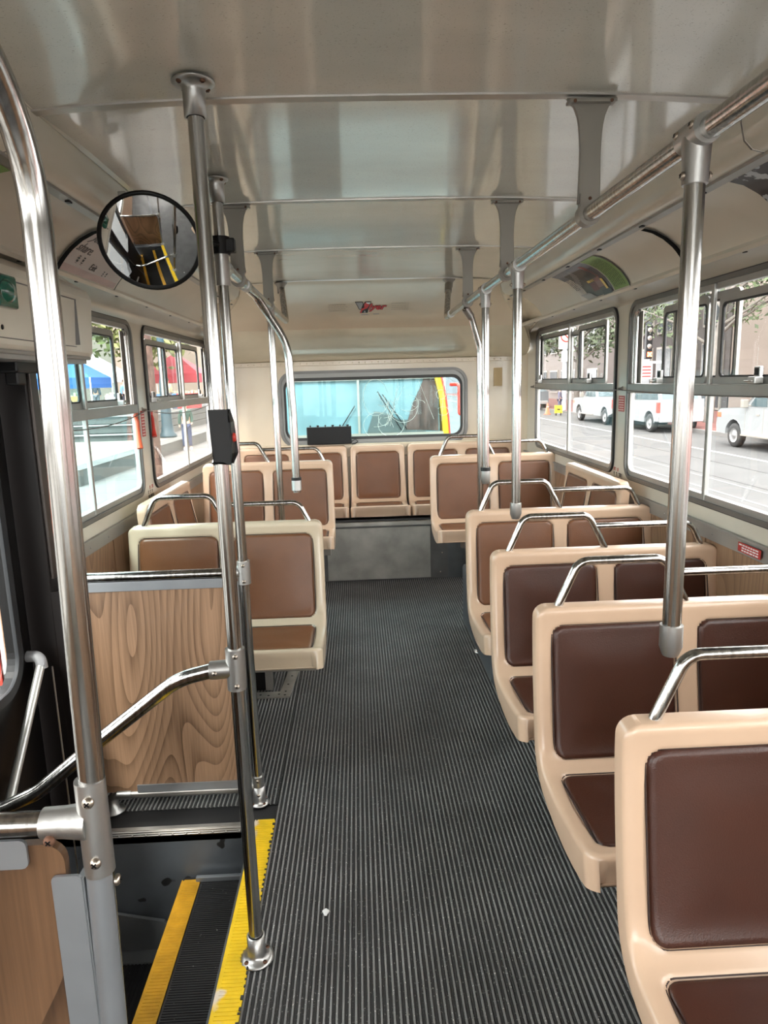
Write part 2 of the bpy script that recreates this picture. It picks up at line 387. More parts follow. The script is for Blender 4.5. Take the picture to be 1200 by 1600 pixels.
def cove(side):
    if side > 0:
        e, zw = ER, 1
        bowl = [(.925, 2.118), (.925, 2.075), (.935, 2.035), (.955, 2.015), (.985, 2.008)]
        rail = [(.985, 2.008), (.985, 2.000), (1.012, 1.997), (1.016, 2.003)]
        cv = [(1.016, 2.003), (1.06, 1.993), (1.105, 1.970), (1.145, 1.938), (1.175, 1.900), (1.19, 1.872)]
        bead = [(1.185, 1.880), (1.183, 1.868), (1.192, 1.858), (1.212, 1.860), (1.218, 1.868)]
        sof = [(1.218, 1.868), (1.27, 1.868), (1.325, 1.862), (1.352, 1.850), (1.36, 1.84)]
    else:
        bowl = [(-.695, 2.118), (-.695, 2.08), (-.705, 2.045), (-.725, 2.025), (-.755, 2.018)]
        rail = [(-.755, 2.018), (-.755, 2.010), (-.782, 2.007), (-.786, 2.013)]
        cv = [(-.786, 2.013), (-.83, 2.005), (-.875, 1.983), (-.915, 1.953), (-.945, 1.92), (-.965, 1.892)]
        bead = [(-.960, 1.90), (-.958, 1.888), (-.967, 1.878), (-.987, 1.880), (-.993, 1.888)]
        sof = [(-.993, 1.888), (-1.04, 1.885), (-1.095, 1.873), (-1.122, 1.858), (-1.13, 1.83)]
    return bowl, rail, cv, bead, sof
YE = 4.44
for side, wn in ((1, wr), (-1, wl)):
    bowl, rail, cv, bead, sof = cove(side)
    cuts = [Y0, -.15, 1.66, YE] if side < 0 else [Y0, .0, 1.72, YE]
    for i in range(3):
        b = MB(); b.sweep(bowl, cuts[i]+.0015, cuts[i+1]-.0015, smooth=True)
        b.build('light_cover', M['cream'], c)
        if i < 2:
            b = MB(); b.sweep([(p[0]-side*.0012, p[1]-.0012) for p in bowl], cuts[i+1]-.0035, cuts[i+1]+.0035); b.build('cover_joint', M['alud'], c)
    # end cap of last cover
    b = MB(); b.plate(bowl+[(bowl[-1][0], bowl[0][1])], [], .01, lambda u, v, t: (u, YE-.004+t, v)); b.build('cover_end', M['cream'], c)
    b = MB(); b.sweep(rail, Y0, YE+.02); b.build('upper_cove_rail', M['alu'], c)
    e = bowl[0]; b = MB(); b.sweep([(e[0]-side*.012, e[1]+.002), (e[0]-side*.004, e[1]-.008), (e[0]+side*.004, e[1]-.006)], Y0, YE); b.build('ceiling_edge_bead', M['cream'], c)
    b = MB(); b.sweep(cv, Y0, YE, smooth=True); b.build('cove_panel', M['cove'], wn)
    b = MB(); b.sweep(bead, Y0, 5.3); b.build('lower_cove_rail', M['cream'], wn)
    b = MB(); b.sweep(sof, Y0, Y1, smooth=True); b.build('window_head_cove', M['cream'], wn)
    # slot holes in the rails
    b = MB(); yy = .35
    while yy < 5.0:
        zz = rail[2][1]-.0012; xx = (rail[1][0]+rail[2][0])/2
        b.box((xx-.006, yy, zz-.001), (xx+.006, yy+.022, zz+.003)); xb = bead[2][0]+side*.010
        b.box((xb-.004, yy+.13, bead[2][1]-.002), (xb+.004, yy+.145, bead[2][1]+.001)); yy += .42
    stuff(b.build('rail_slots', M['black'], c))
# cove end joints at the back corners
def cove_pt(side, y, s, off=0.0):
    cv = cove(side)[2]; L = [0]
    for k in range(len(cv)-1): L.append(L[-1]+math.hypot(cv[k+1][0]-cv[k][0], cv[k+1][1]-cv[k][1]))
    t = max(0, min(1, s))*L[-1]
    for k in range(len(cv)-1):
        if t <= L[k+1]+1e-9:
            a = (t-L[k])/(L[k+1]-L[k]); x = cv[k][0]+(cv[k+1][0]-cv[k][0])*a; z = cv[k][1]+(cv[k+1][1]-cv[k][1])*a
            dx, dz = cv[k+1][0]-cv[k][0], cv[k+1][1]-cv[k][1]; l = math.hypot(dx, dz)
            return (x-side*abs(dz)/l*off, y, z-abs(dx)/l*off)
def patch(side, y0, y1, s0, s1, off=.0015, mb=None, n=10, y0b=None, y1b=None):
    mb = mb or MB(); ya = y0 if y0b is None else y0b; yb = y1 if y1b is None else y1b
    mb.grid(lambda u, v: cove_pt(side, (y0+(y1-y0)*u)*(1-v)+(ya+(yb-ya)*u)*v, s0+(s1-s0)*v, off), [0, 1], [k/n for k in range(n+1)], flip=side < 0)
    return mb
for side, y, m in ((1, 2.49, 'black'), (-1, 2.37, 'black')):
    b = MB(); patch(side, y, y+.033, 0.02, 1, .006, b); patch(side, y, y+.001, 0.02, 1, .003, b); b.build('poster_end_strip', mat('matt_black', (.006, .006, .006), .9, spec=.1), wr if side > 0 else wl)

# rear dome, rear wall
rd = sname('wall_rear')
dome = [(4.48, 2.125), (4.62, 2.105), (4.80, 2.055), (5.0, 1.975), (5.12, 1.915), (5.16, 1.885), (5.32, 1.79), (5.46, 1.725), (5.58, 1.69), (5.655, 1.675)]
def xw(z, side):    # inner side line at a height, for the dome's outer edge
    t = max(0, min(1, (z-1.675)/(2.12-1.675)))
    return (XR-.05*t-.36*t**2.2) if side > 0 else (XL+.05*t+.36*t**2.2)
b = MB()
b.grid(lambda u, v: (xw(dome[int(v)][1], -1)+(xw(dome[int(v)][1], 1)-xw(dome[int(v)][1], -1))*u, dome[int(v)][0]-0.10*max(0, abs(2*u-1)-.75)**2*4, dome[int(v)][1]-.04*max(0, abs(2*u-1)-.7)**2*4), [k/30 for k in range(31)], list(range(6)))
b.build('dome_panel', M['rear'], rd)
b = MB()
b.grid(lambda u, v: (xw(dome[int(v)][1], -1)+(xw(dome[int(v)][1], 1)-xw(dome[int(v)][1], -1))*u, dome[int(v)][0]-0.10*max(0, abs(2*u-1)-.75)**2*4, dome[int(v)][1]-.04*max(0, abs(2*u-1)-.7)**2*4), [k/30 for k in range(31)], list(range(5, 10)))
b.build('dome_lower_panel', mat('dome_gloss_enamel', (.60, .55, .42), .14, coat=.8, var=.04), rd)
# side pieces between cove end and dome
for side, wn in ((1, wr), (-1, wl)):
    bowl, rail, cv, bead, sof = cove(side)
    pr = bowl+cv[1:]+[bead[-1]]
    def endfn(u, v, pr=pr, side=side):
        p = pr[int(v)]; k = int(v)/(len(pr)-1)
        tx, ty, tz = (XR if side > 0 else XL)-side*.02*(1-k), 5.40+.22*k, 1.72+.13*k
        q = u*u*(3-2*u)
        return (p[0]*(1-q)+tx*q, YE+(ty-YE)*u, p[1]*(1-q**1.3)+tz*q**1.3)
    b = MB(); b.grid(endfn, [k/10 for k in range(11)], list(range(len(pr))), flip=side > 0); b.build('rear_corner_panel', M['rear'], rd)
RW = (-.625, .905, .992, 1.60)     # outer frame of rear window
b = MB(); b.plate(rect(XL-.03, XR+.03, -.06, 1.69), [rrect(RW[0]+.03, RW[1]-.03, RW[2]+.03, RW[3]-.03, .10)], .05, lambda u, v, t: (u, 5.66+t, v)); b.build('rear_panel', M['rear'], rd)
for sx, s in ((XR, 1), (XL, -1)):
    b = MB(); b.grid(lambda u, v: (sx-s*(.17-.17*math.sin(u)), 5.66-.17+.17*math.cos(u), v), [PI/2*k/8 for k in range(9)], [.9, 1.70], flip=s < 0); b.build('corner_panel', M['rear'], rd)
b = MB(); b.box((XL, 5.635, 1.640), (XR, 5.66, 1.675)); b.build('rivet_strip', M['rear'], rd, bevel=.004)
b = MB()
k = XL+.12
while k < XR-.1: b.lathe((k, 5.635, 1.657), (0, -1, 0), [(0, .004), (.005, .003), (.007, 0)], 8); k += .052
stuff(b.build('rivets', M['rear'], rd))
b = MB(); b.box((1.12, 5.654, 1.44), (1.19, 5.659, 1.585)); b.build('tape_patch', mat('old_tape', (.50, .37, .20), .6), rd)
# rear window
wn5 = sname('window_9')
def xz(y): return lambda u, v, t: (u, y-t, v)
b = MB(); b.plate(rrect(*RW, .12, 8), [rrect(RW[0]+.022, RW[1]-.022, RW[2]+.022, RW[3]-.022, .10, 8)], .020, xz(5.66), True); b.build('outer_gasket', M['alud'], wn5, bevel=.006)
b = MB(); b.plate(rrect(RW[0]+.020, RW[1]-.020, RW[2]+.020, RW[3]-.020, .10, 8), [rrect(RW[0]+.040, RW[1]-.040, RW[2]+.050, RW[3]-.055, .085, 8)], .012, xz(5.668), True); b.build('inner_frame', mat('rear_frame_grey', (.26, .26, .25), .4, .5), wn5, bevel=.004)
b = MB(); b.plate(rrect(RW[0]+.038, RW[1]-.038, RW[2]+.048, RW[3]-.053, .085, 8), [rrect(RW[0]+.056, RW[1]-.056, RW[2]+.072, RW[3]-.080, .07, 8)], .02, xz(5.690), True); b.build('rubber_seal', mat('seal_dark', (.05, .05, .05), .6), wn5, bevel=.003)
b = MB(); b.plate(rrect(RW[0]+.03, RW[1]-.03, RW[2]+.03, RW[3]-.03, .1), [], .004, xz(5.70)); b.build('rear_pane', M['glassb'], wn5)
random.seed(11); b = MB()
for k in range(13):
    cx_, cz_ = .10+random.random()*.62, 1.13+random.random()*.30; r_ = .04+.09*random.random(); a0 = random.random()*6; sp = 2+random.random()*4; ex = .5+random.random()
    pts = [(cx_+r_*math.cos(a0+sp*i/14), 5.693, cz_+r_*ex*math.sin(a0+sp*i/14)) for i in range(15)]
    b.tube([p for p in pts if RW[0]+.06 < p[0] < RW[1]-.06 and RW[2]+.06 < p[2] < RW[3]-.06] or pts[:2], .0016, n=5)
for k in range(9):
    x_ = .12+random.random()*.6; b.tube([(x_, 5.693, 1.12+.1*random.random()), (x_+random.uniform(-.15, .15), 5.693, 1.3+.2*random.random())], .0013, n=5)
o = b.build('glass_scratches', mat('etched_glass', (.75, .9, .85), .6), wn5); stuff(o)

# ------------------------------------------------------------------ side windows
def bus_window(idx, x, s, y0, y1, zz, sashes, cfg):
    """s = +1 for right wall (inside is -x)"""
    W = sname('window_%d' % idx); z0, z1 = zz; zm = cfg['zm']; ins = -s
    mp = lambda d: (lambda u, v, t: (x+ins*(d-t), u, v))       # plate of thickness t going outward from depth d inside
    b = MB(); b.plate(rrect(y0, y1, z0, z1, .075, 8), [rrect(y0+.018, y1-.018, z0+.018, z1-.018, .06, 8)], .026, mp(.012), True); b.build('outer_frame', M['alud'], W, bevel=.004)
    b = MB(); b.plate(rrect(y0+.016, y1-.016, z0+.016, z1-.016, .06, 8), [rrect(y0+.034, y1-.034, z0+.042, z1-.040, .045, 8)], .022, mp(.004), True); b.build('inner_frame', M['alu'], W, bevel=.003)
    b = MB(); b.plate(rrect(y0-.004, y1+.004, z0-.004, z1+.004, .078, 8), [rrect(y0+.002, y1-.002, z0+.002, z1-.002, .073, 8)], .008, mp(.009), True); b.build('outer_seal', M['rubber'], W)
    ym = (y0+y1)/2
    bx = lambda b, ya, yb, za, zb, d0, d1: b.box((min(x+ins*d0, x+ins*d1), ya, za), (max(x+ins*d0, x+ins*d1), yb, zb))
    b = MB(); bx(b, y0+.02, y1-.02, zm, zm+.044, -.018, .014); b.build('mid_rail', M['alu'], W, bevel=.003)
    b = MB(); bx(b, ym-.010, ym+.012, z0+.02, zm+.002, -.010, .008); b.build('lower_mullion', M['alu'], W, bevel=.003)
    b = MB(); bx(b, ym-.010, ym+.012, zm+.04, z1-.02, .0, .014); b.build('upper_mullion', M['alu'], W, bevel=.003)
    for k, (ya, yb) in enumerate(((y0+.02, ym), (ym, y1-.02))):
        b = MB(); bx(b, ya, yb, z0+.02, zm+.01, -.014, -.010); b.build('lower_pane', cfg.get('g', M['glass']), W)
    b = MB(); bx(b, y0+.02, y1-.02, z0+.030, z0+.040, -.03, .002); b.build('sill_channel', M['alu'], W)
    for (ya, yb, d, thick, ztop) in sashes:
        ztop = z1-.035-(ztop)
        b = MB(); b.plate(rrect(ya, yb, zm+.044, ztop, .02, 4), [rrect(ya+thick, yb-thick, zm+.044+.026, ztop-.028, .018, 4)], .012, mp(d), True)
        sa = b.build('sliding_sash', M['alu'], W, bevel=.002)
        b = MB(); b.plate(rrect(ya+thick*.6, yb-thick*.6, zm+.06, ztop-.02, .01), [], .003, mp(d-.005)); b.build('sash_pane', cfg.get('g', M['glass']), sa)
        b = MB(); b.plate(rrect(ya+thick-.001, yb-thick+.001, zm+.069, ztop-.027, .02, 4), [rrect(ya+thick+.006, yb-thick-.006, zm+.076, ztop-.034, .018, 4)], .010, mp(d+.001), True); b.build('sash_gasket', M['rubber'], sa)
    # folds of draught strip at the outer ends
    for ye, sg in cfg.get('fold', ()):
        b = MB(); bx(b, min(ye, ye+sg*.10), max(ye, ye+sg*.082), zm+.045, z1-.05, -.014, -.010); b.build('draught_backing', M['bracket'], W)
        for q in range(3):
            b = MB(); b.tube([(x+ins*(-.006+.004*q), ye+sg*(.016+.026*q), zm+.045), (x+ins*(-.006+.004*q), ye+sg*(.016+.026*q), z1-.07), (x+ins*(-.006+.004*q), ye+sg*(.034+.026*q), z1-.045)], .0075, fillet=.02, n=8)
            b.build('draught_strip', M['steel'] if q != 1 else M['alu'], W)
    for yl in cfg.get('latch', ()):
        b = MB(); bx(b, yl, yl+.045, zm+.046, zm+.070, .004, .034); bx(b, yl+.004, yl+.040, zm+.068, zm+.104, .004, .016); bx(b, yl+.008, yl+.058, zm+.052, zm+.058, .030, .042)
        lo = b.build('sash_latch', M['cast'], W, bevel=.003)
        b = MB(); bx(b, yl+.010, yl+.034, zm+.074, zm+.098, .0, .018); b.build('latch_insert', M['black'], lo)
    return W
cR = dict(zm=1.412)
def sashR(y0, y1):
    ym = (y0+y1)/2
    return [(y0+.10, ym-.10, -.006, .03, .012), (ym-.30, ym+.14, -.022, .022, .03), (ym+.10, y1-.10, -.012, .022, .02)]
bus_window(1, XR, 1, *WR[0], ZR, sashR(*WR[0]), dict(zm=1.412, latch=(WR[0][0]+.3,)))
bus_window(2, XR, 1, *WR[1], ZR, sashR(*WR[1]), dict(zm=1.412, latch=(WR[1][0]+.3, WR[1][1]-.4)))
bus_window(3, XR, 1, *WR[2], ZR, [(1.90, 2.61, -.004, .024, .03), (2.50, 3.02, -.020, .018, .012), (2.70, 3.10, -.010, .014, .02)], dict(zm=1.412, latch=(3.04, 2.28), fold=((3.42, -1),)))
bus_window(4, XR, 1, *WR[3], ZR, [(3.78, 4.27, -.004, .022, .012), (4.24, 4.47, -.018, .012, .03), (4.41, 5.13, -.010, .020, .012)], dict(zm=1.412, latch=(3.98, 5.05), fold=((5.20, -1),)))
bus_window(5, XL, -1, *WLs[0], ZL, sashR(*WLs[0]), dict(zm=1.378, latch=()))
bus_window(6, XL, -1, *WLs[1], ZL, sashR(*WLs[1]), dict(zm=1.378, latch=()))
bus_window(7, XL, -1, *WLs[2], ZL, [(2.36, 2.94, -.004, .022, .012), (2.82, 3.42, -.016, .020, .02)], dict(zm=1.378, latch=(3.33,), fold=((3.60, -1),), g=M['glassb']))
bus_window(8, XL, -1, *WLs[3], ZL, [(3.87, 4.28, -.004, .014, .03), (4.22, 4.62, -.018, .016, .03), (4.60, 5.16, -.010, .018, .012)], dict(zm=1.378, latch=(3.88, 5.02), fold=((5.38, -1),)))

# red release handles, decals, pull cords
def handle(x, s, y, z, ln, name, m):
    b = MB(); b.tube([(x, y, z+ln), (x+s*.012, y, z+ln*.8), (x+s*.013, y-.005, z+ln*.3), (x+s*.020, y-.02, z)], [.008, .010, .012, .016], n=10); return b
for (y, z, ln, lab) in ((3.575, 1.20, .17, 'orange-red window release handle hanging at the rear edge of the nearer left window'), (3.835, 1.24, .13, 'red window release handle at the near edge of the far left window')):
    b = handle(XL, 1, y, z, ln, '', None); b.box((XL+.003, y-.016, z+ln-.012), (XL+.014, y+.016, z+ln+.010))
    tag(b.build('release_handle', M['ored'] if y < 3.7 else M['red'], None, bevel=.002), lab, 'handle')
def decal(x, s, y0, y1, z0, z1, m, nbar, bm, lab, parent=None):
    t = thing('sticker', lab, 'sticker', (x+s*.001, (y0+y1)/2, z0))
    b = MB(); b.box((min(x, x+s*.0012), y0, z0), (max(x, x+s*.0012), y1, z1)); b.build('backing', m, t)
    random.seed(int(y0*100)); b = MB(); h = (z1-z0)/(nbar*2+1)
    for k in range(nbar):
        zz = z1-h*(2*k+1.1); yy = y0+(y1-y0)*.1
        while yy < y1-(y1-y0)*.15:
            l = (y1-y0)*random.uniform(.05, .14); b.box((min(x+s*.001, x+s*.0022), yy, zz-h), (max(x+s*.001, x+s*.0022), yy+l, zz)); yy += l+(y1-y0)*.035
    stuff(b.build('print', bm, t)); return t
decal(XR, -1, 3.485, 3.565, 1.315, 1.395, M['redd'], 6, mat('pale_print', (.7, .5, .45), .5), 'small red sticker with fine pale print on the right pillar between windows')
decal(XL, 1, 3.675, 3.735, 1.25, 1.385, M['redd'], 8, mat('pale_print_left', (.7, .5, .45), .5), 'tall red sticker on the left pillar between the windows')
decal(XR-.016, -1, 2.20, 2.34, .872, .905, M['redd'], 3, M['white'], 'red sticker with white print on the right aluminium trim strip')
def printed(x, s, y0, z1, rows, lab):
    t = thing('lettering', lab, 'lettering', (x+s*.001, y0, z1-.1)); random.seed(5); z = z1
    for (n, h, m) in rows:
        b = MB(); yy = y0+.15
        for k in range(n):
            wd = h*random.uniform(.45, .8)
            if random.random() > .18:
                b.box((min(x, x+s*.001), yy-wd, z-h), (max(x, x+s*.001), yy-wd*.62, z)); b.box((min(x, x+s*.001), yy-wd, z-h*random.choice((.25, .6, 1))), (max(x, x+s*.001), yy, z-h*random.choice((0, .35))))
            yy -= wd+.004
        stuff(b.build('print_row', m, t)); z -= h+.006
    return t
blk = mat('black_print', (.02, .02, .02), .5)
printed(XR, -1, 3.45, 1.02, [(5, .018, M['redd']), (7, .020, blk), (8, .018, blk)], 'red and black emergency lettering printed on the right pillar')
printed(XL, 1, 3.63, .985, [(4, .018, M['redd']), (6, .018, blk), (7, .018, blk)], 'red and black emergency lettering printed on the left pillar')
for side, x, z, stops, lab in ((1, XR-.022, 1.425, [-1.0, .0, 1.74, 3.52, 5.30], 'thin pull cord strung along the right windows'), (-1, XL+.022, 1.385, [2.30, 3.71, 5.50], 'thin pull cord sagging along the left windows')):
    t = thing('pull_cord', lab, 'cord', (x, 3.5, z)); pts = []
    sag = .012 if side > 0 else .045
    for i in range(len(stops)-1):
        for k in range(11):
            u = k/10; pts.append((x, stops[i]+(stops[i+1]-stops[i])*u, z-sag*4*u*(1-u)))
    b = MB(); b.tube([p for i, p in enumerate(pts) if i == 0 or Vector(p) != Vector(pts[i-1])], .0024, n=6); b.build('cord', M['alud'], t)
    for st in stops:
        b = MB(); b.tube([(x+side*.022, st, z+.006), (x-side*.003, st, z+.003)], .007, n=8); b.lathe((x+side*.0215, st, z+.006), (-side, 0, 0), [(.0, .005), (.011, .004), (.013, 0)], 10); b.build('eyelet', M['bracket'], t)

# ------------------------------------------------------------------ seats
PROF = [(.02, .85), (.022, .80), (.014, .72), (-.002, .62), (-.022, .52), (-.040, .455), (-.060, .425), (-.085, .408), (-.125, .400), (-.20, .398), (-.30, .404), (-.40, .418), (-.455, .432), (-.485, .440)]
def _arc():
    pts = [Vector((0, p[0], p[1])) for p in PROF]; out = []
    for i in range(len(pts)-1):       # catmull-rom
        p0 = pts[max(0, i-1)]; p1 = pts[i]; p2 = pts[i+1]; p3 = pts[min(len(pts)-1, i+2)]
        for k in range(8):
            t = k/8; out.append(.5*((2*p1)+(-p0+p2)*t+(2*p0-5*p1+4*p2-p3)*t*t+(-p0+3*p1-3*p2+p3)*t**3))
    out.append(pts[-1]); L = [0]
    for i in range(1, len(out)): L.append(L[-1]+(out[i]-out[i-1]).length)
    return out, L
APT, AL = _arc(); LT = AL[-1]
def prof(s):
    s = max(0, min(LT, s))
    lo, hi = 0, len(AL)-1
    while hi-lo > 1:
        m_ = (lo+hi)//2
        if AL[m_] <= s: lo = m_
        else: hi = m_
    a = (s-AL[lo])/(AL[hi]-AL[lo]); p = APT[lo].lerp(APT[hi], a)
    i0, i1 = max(0, lo-1), min(len(APT)-1, hi+1); T = (APT[i1]-APT[i0]).normalized()
    return p, Vector((0, T[2], -T[1]))
SB0, SB1 = .050, .438      # back pad span along the profile
SS0, SS1 = .478, LT-.055   # seat pad span
def sst(t): t = max(0, min(1, t)); return t*t*(3-2*t)
def sdrr(u, v, u0, u1, v0, v1, r):
    dx = abs(u-(u0+u1)/2)-(u1-u0)/2+r; dy = abs(v-(v0+v1)/2)-(v1-v0)/2+r
    return -(math.hypot(max(dx, 0), max(dy, 0))+min(max(dx, dy), 0)-r)
def seat_unit(name, n, W, shellm, padm, label, group, handles=True, flag=None):
    T = thing(name, label, 'seat', (0, 0, 0), group)
    H = W*n/2; rim = .043; wells = []
    for k in range(n):
        a = -H+k*W+(rim if k == 0 else rim*.72); c_ = -H+(k+1)*W-(rim if k == n-1 else rim*.72)
        wells += [(a, c_, SB0, SB1, .035), (a, c_, SS0, SS1, .030)]
    ev = [-H, -H+.001, -H+.004, -H+.010, -H+.018]
    us = [(-H, -9), (-H, -.010), (-H+.002, -.004), (-H+.007, -.0008), (-H+.014, 0)]
    inner = []; u = -H+.022
    while u < H-.020: inner.append(u); u += .0062
    us += [(q, 0) for q in inner]+[(H-.014, 0), (H-.007, -.0008), (H-.002, -.004), (H, -.010), (H, -9)]
    vs_ = [(0, -.045), (0, -.010), (.002, -.004), (.007, -.0008), (.014, 0)]
    v = .022
    while v < LT-.016: vs_.append((v, 0)); v += .0065
    vs_ += [(LT-.012, 0), (LT-.005, -.001), (LT-.001, -.005), (LT, -.012), (LT, -.040), (LT, -8)]
    def wfac(s, r0=.035, r1=.045):
        d = 0
        if s < r0: d = r0-math.sqrt(max(0, r0*r0-(r0-s)**2))
        if s > LT-r1: q = s-(LT-r1); d = r1-math.sqrt(max(0, r1*r1-q*q))
        return d
    def sk(s): return .045+.034*sst((s-.30)/.45)
    def fn(ui, vi):
        u, hu = us[ui]; s, hv = vs_[vi]
        if hu == -9: hu = -sk(s)
        if hv == -8: hv = -sk(s)
        h = min(hu, hv)
        if s < .02: h = max(h, -.045)
        p, Nn = prof(s); d = wfac(s); flare = .010*(s/LT)
        uu = u/H*(H-d+flare)
        if hu == 0 and hv == 0:
            m_ = -9
            for wv in wells: m_ = max(m_, sdrr(u, s, *wv))
            h = -.013*sst(m_/.009) if m_ > 0 else .0015*sst(-m_/.012)
        q = p+Nn*h
        if s >= LT-.001 and h < -.02: q = Vector((0, p[1]+.014*(-h/.078), p[2]+h))
        return (uu, q[1], q[2])
    b = MB(); b.grid(fn, list(range(len(us))), list(range(len(vs_))))
    # back surface
    sv = [0, .05]+[LT*k/14 for k in range(2, 13)]+[LT-.03, LT]
    def bk(u, s):
        p, Nn = prof(s); q = p+Nn*-sk(s); d = wfac(s)
        if s >= LT-.001: q = Vector((0, p[1]+.014, p[2]-sk(s)))
        return (u*(H-d+.010*(s/LT)), q[1], q[2])
    b.grid(bk, [-1, 0, 1], sv, flip=True)
    b.build('seat_shell', shellm, T)
    for i, wv in enumerate(wells):
        g = .0022; a, c_, v0, v1, r = wv; a += g; c_ -= g; v0 += g; v1 -= g; r -= g
        na, nb = 26, 24
        def pf(i_, j_, g2=0.0):
            ty = j_/nb; s = v0+(v1-v0)*(.5-.5*math.cos(PI*ty)); dd = min(s-v0, v1-s); e = r-math.sqrt(max(0, r*r-(r-dd)**2)) if dd < r else 0
            tx = .5-.5*math.cos(PI*i_/na); u = (a+e)+(c_-a-2*e)*tx
            d = min(u-a-e*.0, c_-u, s-v0, v1-s); d = max(0, sdrr(u, s, a, c_, v0, v1, r))
            hh = -.012+.0125*sst(d/.008)+.006*sst(d/.12)
            p, Nn = prof(s); q = p+Nn*hh; return (u*(1+.010*(s/LT)/H), q[1], q[2])
        b = MB(); b.grid(pf, list(range(na+1)), list(range(nb+1)))
        b.build('back_pad' if i % 2 == 0 else 'seat_pad', padm, T)
        loop = []
        for (uu, ss) in rrect(a-.001, c_+.001, v0-.001, v1+.001, r, 5)+[rrect(a-.001, c_+.001, v0-.001, v1+.001, r, 5)[0]]:
            p, Nn = prof(ss); q = p+Nn*-.004; loop.append((uu*(1+.010*(ss/LT)/H), q[1], q[2]))
        b = MB(); b.tube(loop, .0022, n=6, caps=False); b.build('pad_piping', M['piping'], T)
    if handles:
        b = MB(); b.tube([(-.378, .050, .79), (-.368, .050, .85), (-.310, .050, .980), (-.062, .050, .980), (.004, .050, .85), (.018, .050, .79)], .0125, fillet=[.1, .045, .045, .1], n=12); b.build('grab_handle', M['steel'], T)
        b = MB(); b.tube([(-.038, .050, .936), (.335, .050, .936), (.378, .050, .85), (.385, .050, .79)], .0115, fillet=[.05, .1], n=12); b.build('grab_handle', M['steel'], T)
    b = MB(); b.box((-H+.16, -.31, .275), (H-.02, -.27, .32)); b.box((-H+.16, -.14, .275), (H-.02, -.10, .32)); b.box((-.05, -.31, .04), (-.01, -.10, .28)); b.box((-.09, -.31, .0), (.03, -.06, .04)); b.build('seat_frame', M['bracket'], T, bevel=.004)
    return T
PW = .4375
grpR = None
sA = seat_unit('double_seat', 2, PW, M['shell'], M['dark'], '', None)
sB = seat_unit('double_seat', 2, PW, M['shell'], M['tan'], '', None)
sC = seat_unit('double_seat', 2, PW, M['shellg'], M['tan'], '', None)
sD = seat_unit('double_seat', 2, PW, M['shell'], M['tan'], '', None, handles=False)
sE = seat_unit('single_seat', 1, PW, M['shell'], M['tan'], '', None, handles=False)
used = set()
def place(proto, x, y, z, lab, rz=0, grp=None):
    o = proto if proto not in used else copy_tree(proto)
    used.add(proto); o.location = (x, y, z); o.rotation_euler = (0, 0, rz); o['label'] = lab
    if grp: o['group'] = grp
    return o
# y runs rearward, seats face the camera (-y); profile already faces -y
g1 = 'forward-facing double seats along the right side'
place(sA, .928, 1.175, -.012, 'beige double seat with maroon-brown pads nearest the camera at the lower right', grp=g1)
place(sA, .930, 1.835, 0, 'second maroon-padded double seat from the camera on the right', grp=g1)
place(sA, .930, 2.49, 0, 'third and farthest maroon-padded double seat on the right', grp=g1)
place(sB, .930, 3.09, .045, 'double seat on the right, pads coloured tan for brighter light, directly behind the maroon ones', grp=g1)  # lighter pad colour stands for the stronger light on this seat
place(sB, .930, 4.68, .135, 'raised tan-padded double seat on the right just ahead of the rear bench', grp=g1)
g2 = 'forward-facing double seats along the left side'
place(sC, -.615, 3.05, .035, 'pale double seat on the left behind the oak laminate partition', grp=g2)
place(sB, -.615, 4.62, .135, 'raised tan-padded double seat on the left just ahead of the rear bench', grp=g2)
g3 = 'sideways double seats over the wheels'
place(sD, 1.215, 3.62, .145, 'sideways double seat against the right wall under the windows', rz=-PI/2, grp=g3)
place(sD, -.985, 3.665, .105, 'sideways double seat against the left wall under the windows', rz=PI/2, grp=g3)
g4 = 'rear bench seats'
place(sE, .155, 5.555, .147, 'single tan seat in the middle of the rear bench', grp=g4)
place(sD, -.530, 5.555, .147, 'double tan seat at the left end of the rear bench', grp=g4)
place(sD, .840, 5.555, .147, 'double tan seat at the right end of the rear bench', grp=g4)

# wheel housings, rear riser
tr = sname('trim_2')
b = MB(); b.box((.62, 3.16, 0), (XR, 4.12, .38)); b.build('wheel_housing', M['grey'], tr, bevel=.02)
b = MB(); b.box((XL, 3.36, 0), (-.62, 4.30, .36)); b.build('wheel_housing', M['grey'], tr, bevel=.02)
b = MB(); b.box((XL, 5.12, 0), (XR, 5.60, .475)); b.build('riser_box', mat('riser_dark', (.05, .05, .05), .4, .5), tr)
b = MB(); b.box((-.262, 5.092, .012), (.525, 5.104, .415)); b.build('steel_riser_panel', M['panel'], tr, bevel=.002)
b = MB(); b.box((-.30, 5.106, 0), (.66, 5.118, .45)); b.build('riser_backing', mat('riser_grey', (.16, .16, .155), .4, .6, var=.15), tr, bevel=.001)
b = MB(); b.box((-.30, 5.075, .43), (.66, 5.118, .462)); b.build('riser_top_strip', M['panel'], tr, bevel=.004)
b = MB(); b.box((.66, 5.106, 0), (1.30, 5.118, .47)); b.build('side_riser_panel', mat('riser_grey_right', (.15, .16, .165), .35, .6, var=.15), tr, bevel=.001)
b = MB()
for p in ((.655, .12), (.655, .25), (.655, .37), (.60, .05), (.13, .40), (.615, .20)): b.lathe((p[0], 5.104 if p[0] < .65 else 5.119, p[1]), (0, -1, 0), [(0, .004), (.004, .003), (.006, 0)], 8)
b.build('riser_screws', M['screw'], tr)
b = MB(); b.box((XL, 5.628, .90), (XR, 5.66, 1.01)); b.build('rear_shelf', M['rear'], tr, bevel=.01)
